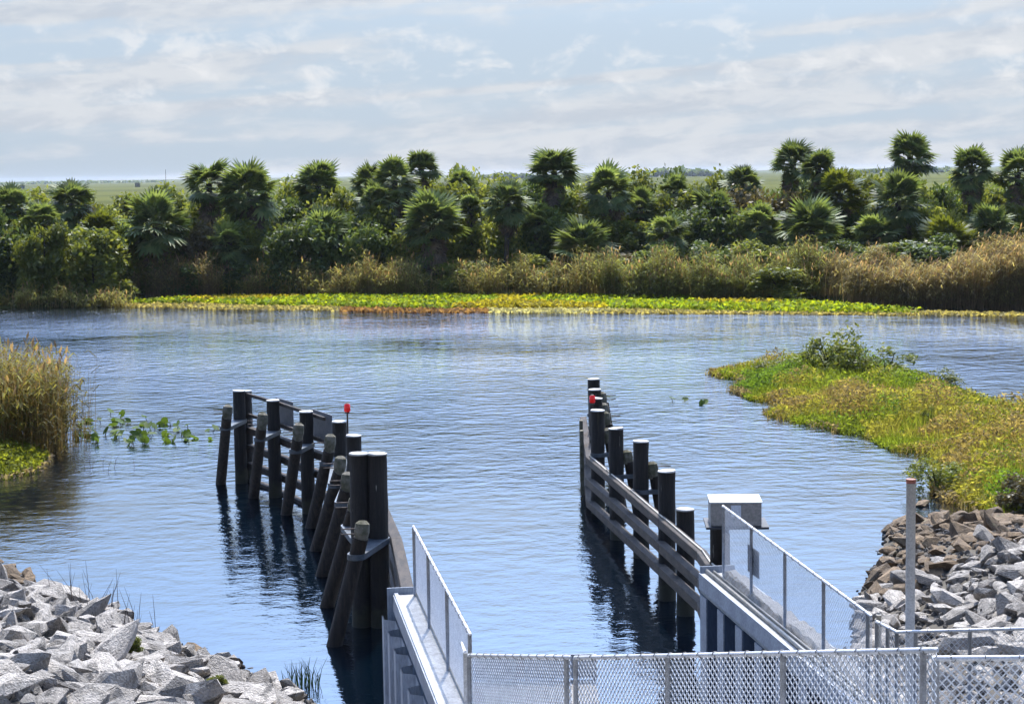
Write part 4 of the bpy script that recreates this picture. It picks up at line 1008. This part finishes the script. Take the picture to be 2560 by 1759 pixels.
for a_ in (('tallest bushy shrub on the floating island', 2080, 958, 2.7, 3.0, 'weed'), ('small leafy shrub left of the tallest one on the island', 2005, 955, 1.8, 2.2, 'weed'), ('low spreading shrub on the far right side of the island', 2215, 962, 1.8, 3.4, 'weed'),
           ('low weedy tuft near the left tip of the island', 1930, 950, 1.1, 2.2, 'weed'), ('weedy shrub between the two largest island shrubs', 2150, 962, 1.6, 2.4, 'weed'), ('weedy tuft on the back edge of the island at right', 2330, 985, 1.2, 2.4, 'weed'),
           ('dark green bush at the near water edge of the island', 2345, 1232, 1.2, 1.9, 'weed'), ('upright dark weed in the middle of the island', 2320, 1085, 1.2, .7, 'weed'), ('rusty brown bush at the right edge behind the brown rocks', 2560, 1300, 1.3, 1.8, 'leafb')):
    ishrub(*a_)
# ground cover at the foot of the left reed clump
GC = pxpoly([(-120, 1110), (110, 1110), (135, 1150), (110, 1178), (20, 1200), (-120, 1205)])
rg = rnd(14); P_ = fill(GC, 5200, rg); ed = edgedist(P_, GC); zz_ = np.clip(.15 + .45 * ed, 0, .75) * rg.uniform(.05, 1, len(P_))
c = np.tile(np.array([[.20, .22, .03]]), (len(P_), 1)) * rg.uniform(.6, 1.3, (len(P_), 1)); c[ed < .12] = np.array([.30, .23, .15])
me = npmesh('ground_cover', mat_leaves(P_, zz_, rg, (.10, .22), .5, None, .4), 4, M['tone'], c)
tag(link('ground_cover', me), 'yellow green creeping plants at the foot of the left reed clump', 'plants', kind='stuff')
# spatterdock plants
def pad_mesh(seed):
    b = MB(); rg = random.Random(seed); n = 12
    def pt(a):
        r_ = 1 - .75 * math.exp(-(a / .28) ** 2) ; return (r_ * math.cos(a) * 1.15, r_ * math.sin(a) * .85)
    ring_ = [pt(-math.pi + 2 * math.pi * k / n) for k in range(n)]
    b.v.append((0, 0, 0))
    for x, y in ring_: b.v.append((x, y, .22 * abs(y) + rg.uniform(-.03, .03)))
    for k in range(n): b.f.append((0, 1 + k, 1 + (k + 1) % n)); b.smooth.append(True)
    me = b.mesh('leaf'); me.materials.append(M['pad']); return me
PADS = [pad_mesh(k) for k in range(3)]
pr = random.Random(19)
def spatter(px, py, nl, s, lab, grp):
    q = at(px, py, 0); t = thing('spatterdock_plant', (q.x, q.y, 0), lab, 'water plant', grp)
    for k in range(nl):
        o = link('leaf', pr.choice(PADS), None, t); sc = s * pr.uniform(.6, 1.15); x, y, z = pr.uniform(-.3, .3) * min(nl, 3), pr.uniform(-.7, .7), pr.uniform(.02, .20)
        o.location = (x, y, z); o.scale = (sc * .17,) * 3; o.rotation_euler = (pr.gauss(0, .7), pr.gauss(0, .7), pr.uniform(0, 6.28))
        b = MB(); b.tube([(x * .7, y * .7, -.2), (x, y, z)], .012, 4); b.build('stalk', M['stem'], t)
PADL = sorted([(205, 1072, 4), (207, 1098, 4), (222, 1060, 1), (256, 1057, 2), (282, 1040, 2), (285, 1062, 1), (253, 1092, 4), (293, 1092, 4), (272, 1105, 2), (318, 1075, 2), (332, 1060, 3), (335, 1088, 5), (364, 1072, 3), (352, 1110, 3), (370, 1112, 3), (394, 1058, 2), (410, 1075, 4), (392, 1094, 3), (420, 1092, 3), (424, 1104, 2), (392, 1112, 1), (453, 1093, 2), (440, 1108, 1), (465, 1072, 2), (490, 1080, 3), (492, 1095, 2), (520, 1077, 1), (432, 1064, 1), (168, 1062, 3), (165, 1080, 2)])
for k, (px, py, nl) in enumerate(PADL):
    spatter(px, py, nl, 1.0, '%s cluster of green water leaves, %s from the left, beside the left reeds' % ('single-leaf' if nl == 1 else 'small' if nl < 4 else 'fuller', ORD[k]), 'leaf clusters on the water right of the left reeds')
spatter(1705, 1008, 4, 1.1, 'lone leaf cluster on open water between the right guide wall and the island', None)
# grass tuft and twigs at the left rocks
def tuft(name, lab, c0, n, h, spread, mat, cat, w=.008, lean=.25, seed=1, kinks=True):
    rg = random.Random(seed); t = thing(name, c0, lab, cat); b = MB()
    for k in range(n):
        x, y = rg.gauss(0, spread), rg.gauss(0, spread); H = h * rg.uniform(.45, 1.1); lx, ly = rg.gauss(0, lean) * H, rg.gauss(0, lean) * H
        b.tube([(x, y, -.1), (x + lx*.4, y + ly*.4, H*.55), (x + lx, y + ly, H)], [w, w*.8, w*.3], 3)
        if kinks and rg.random() < .6:
            b.tube([(x + lx*.4, y + ly*.4, H*.55), (x + lx*.4 + rg.uniform(-.15, .15), y + ly*.4, H*.85)], [w*.6, w*.3], 3)
    o = b.build('blade' if not kinks else 'stem', mat, t); o['kind'] = 'stuff'
    return t
q = at(750, 1712, 0); tuft('grass_tuft', 'green grass tuft in the water beside the left rocks', (q.x, q.y, 0), 70, .42, .17, M['pad'], 'grass', .007, .25, 3, False)
for k, (px, py, nst, hh_, lab) in enumerate([(150, 1520, 9, 1.0, 'thin bare stems at the left among the left rocks'), (245, 1545, 16, 1.0, 'bare dark twigs rising from the middle of the left rocks'), (315, 1572, 12, .9, 'fan of bare twigs at the water edge of the left rocks')]):
    q = at(px, py, .25); tuft('twig_clump', lab, (q.x, q.y, .1), nst, hh_, .32, M['twig'], 'twigs', .008, .22, 40 + k)
for k, (px, py, lab) in enumerate([(335, 1655, 'tiny green weed between the left rocks'), (545, 1745, 'yellowish weed among the rocks at the bottom edge')]):
    q = at(px, py, .8); t = thing('weed', (q.x, q.y, gz(q.x, q.y) + .12), lab, 'plant')
    f = link('foliage', SH['leafy'][k], None, t); f.scale = (.09, .09, .07)
# twig stuck in the water by the left reeds
q = at(265, 1170, 0); tuft('twig_clump', 'sparse dry twigs poking from the water below the leaf clusters', (q.x, q.y, 0), 7, .45, .5, M['twig'], 'twigs', .008, .6, 60)

# ------------------------------------------------------------------ far marsh
fr = rnd(55)
def woods(name, lab, px0, px1, y, top0, n, seed):
    rg = rnd(seed); t = rg.uniform(0, 1, n); a, c = atd(px0, 430, y), atd(px1, 430, y)
    prof = top0 * np.clip(np.sin(t * math.pi), 0, 1) ** .5 * (.7 + .3 * np.sin(t * 40) * np.sin(t * 17 + 1))
    x = a.x + (c.x - a.x) * t; z = rg.uniform(0, 1, n) * prof + .5; P = np.stack([x, y + rg.uniform(-25, 25, n), z], 1)
    me = npmesh(name, leaves_at(P, rg, 5, 11, .7, .5), 4, M['leafd']); tag(link(name, me), lab, 'trees', kind='stuff')
woods('distant_wood', 'bluish line of distant trees on the horizon right of centre', 1590, 1785, 2600, 15, 1500, 1)
woods('distant_wood', 'thin distant tree line left of the tall palm right of centre', 1200, 1330, 2800, 10, 700, 2)
woods('distant_wood', 'distant tree line glimpsed between the right palms', 2140, 2420, 2700, 10, 900, 3)
woods('distant_wood', 'very low distant tree line at the left horizon', -80, 420, 4200, 7, 900, 4)
for k, (px, lab) in enumerate([(55, 'tiny tree dot on the far left horizon'), (343, 'tiny tree dot on the horizon left of the left palms')]):
    q = atd(px, 452, 1900); t = thing('distant_tree', (q.x, 1900, .3), lab, 'tree'); f = link('crown', SH['leafd'][k], None, t); f.scale = (1.6, 1.6, 1.5)
    b = MB(); b.tube([(0, 0, 0), (0, 0, 4)], [.3, .15], 6); b.build('trunk', M['trunk'], t)
q = atd(413, 424, 139); t = thing('bare_stalk', (q.x, 139, gz(q.x, 139)), 'tall thin bare stalk left of the left pair of palms', 'stalk')
b = MB(); b.tube([(0, 0, 0), (0.02, 0, q.z - t.location.z)], [.03, .015], 5); b.build('stem', M['twig'], t)

# ------------------------------------------------------------------ haze
b = MB(); b.box((0, 3000, 6.3), (9000, 6400, 20.0))
m, nt, out = newmat('haze_air'); vol = N(nt, 'ShaderNodeVolumePrincipled', {'Color': (0.80, 0.88, 1.0, 1), 'Density': 0.000045, 'Anisotropy': 0.3})
nt.links.new(vol.outputs[0], out.inputs['Volume'])
o = b.build('haze', m); tag(o, 'thin pale air haze over the marsh', 'haze', kind='stuff')
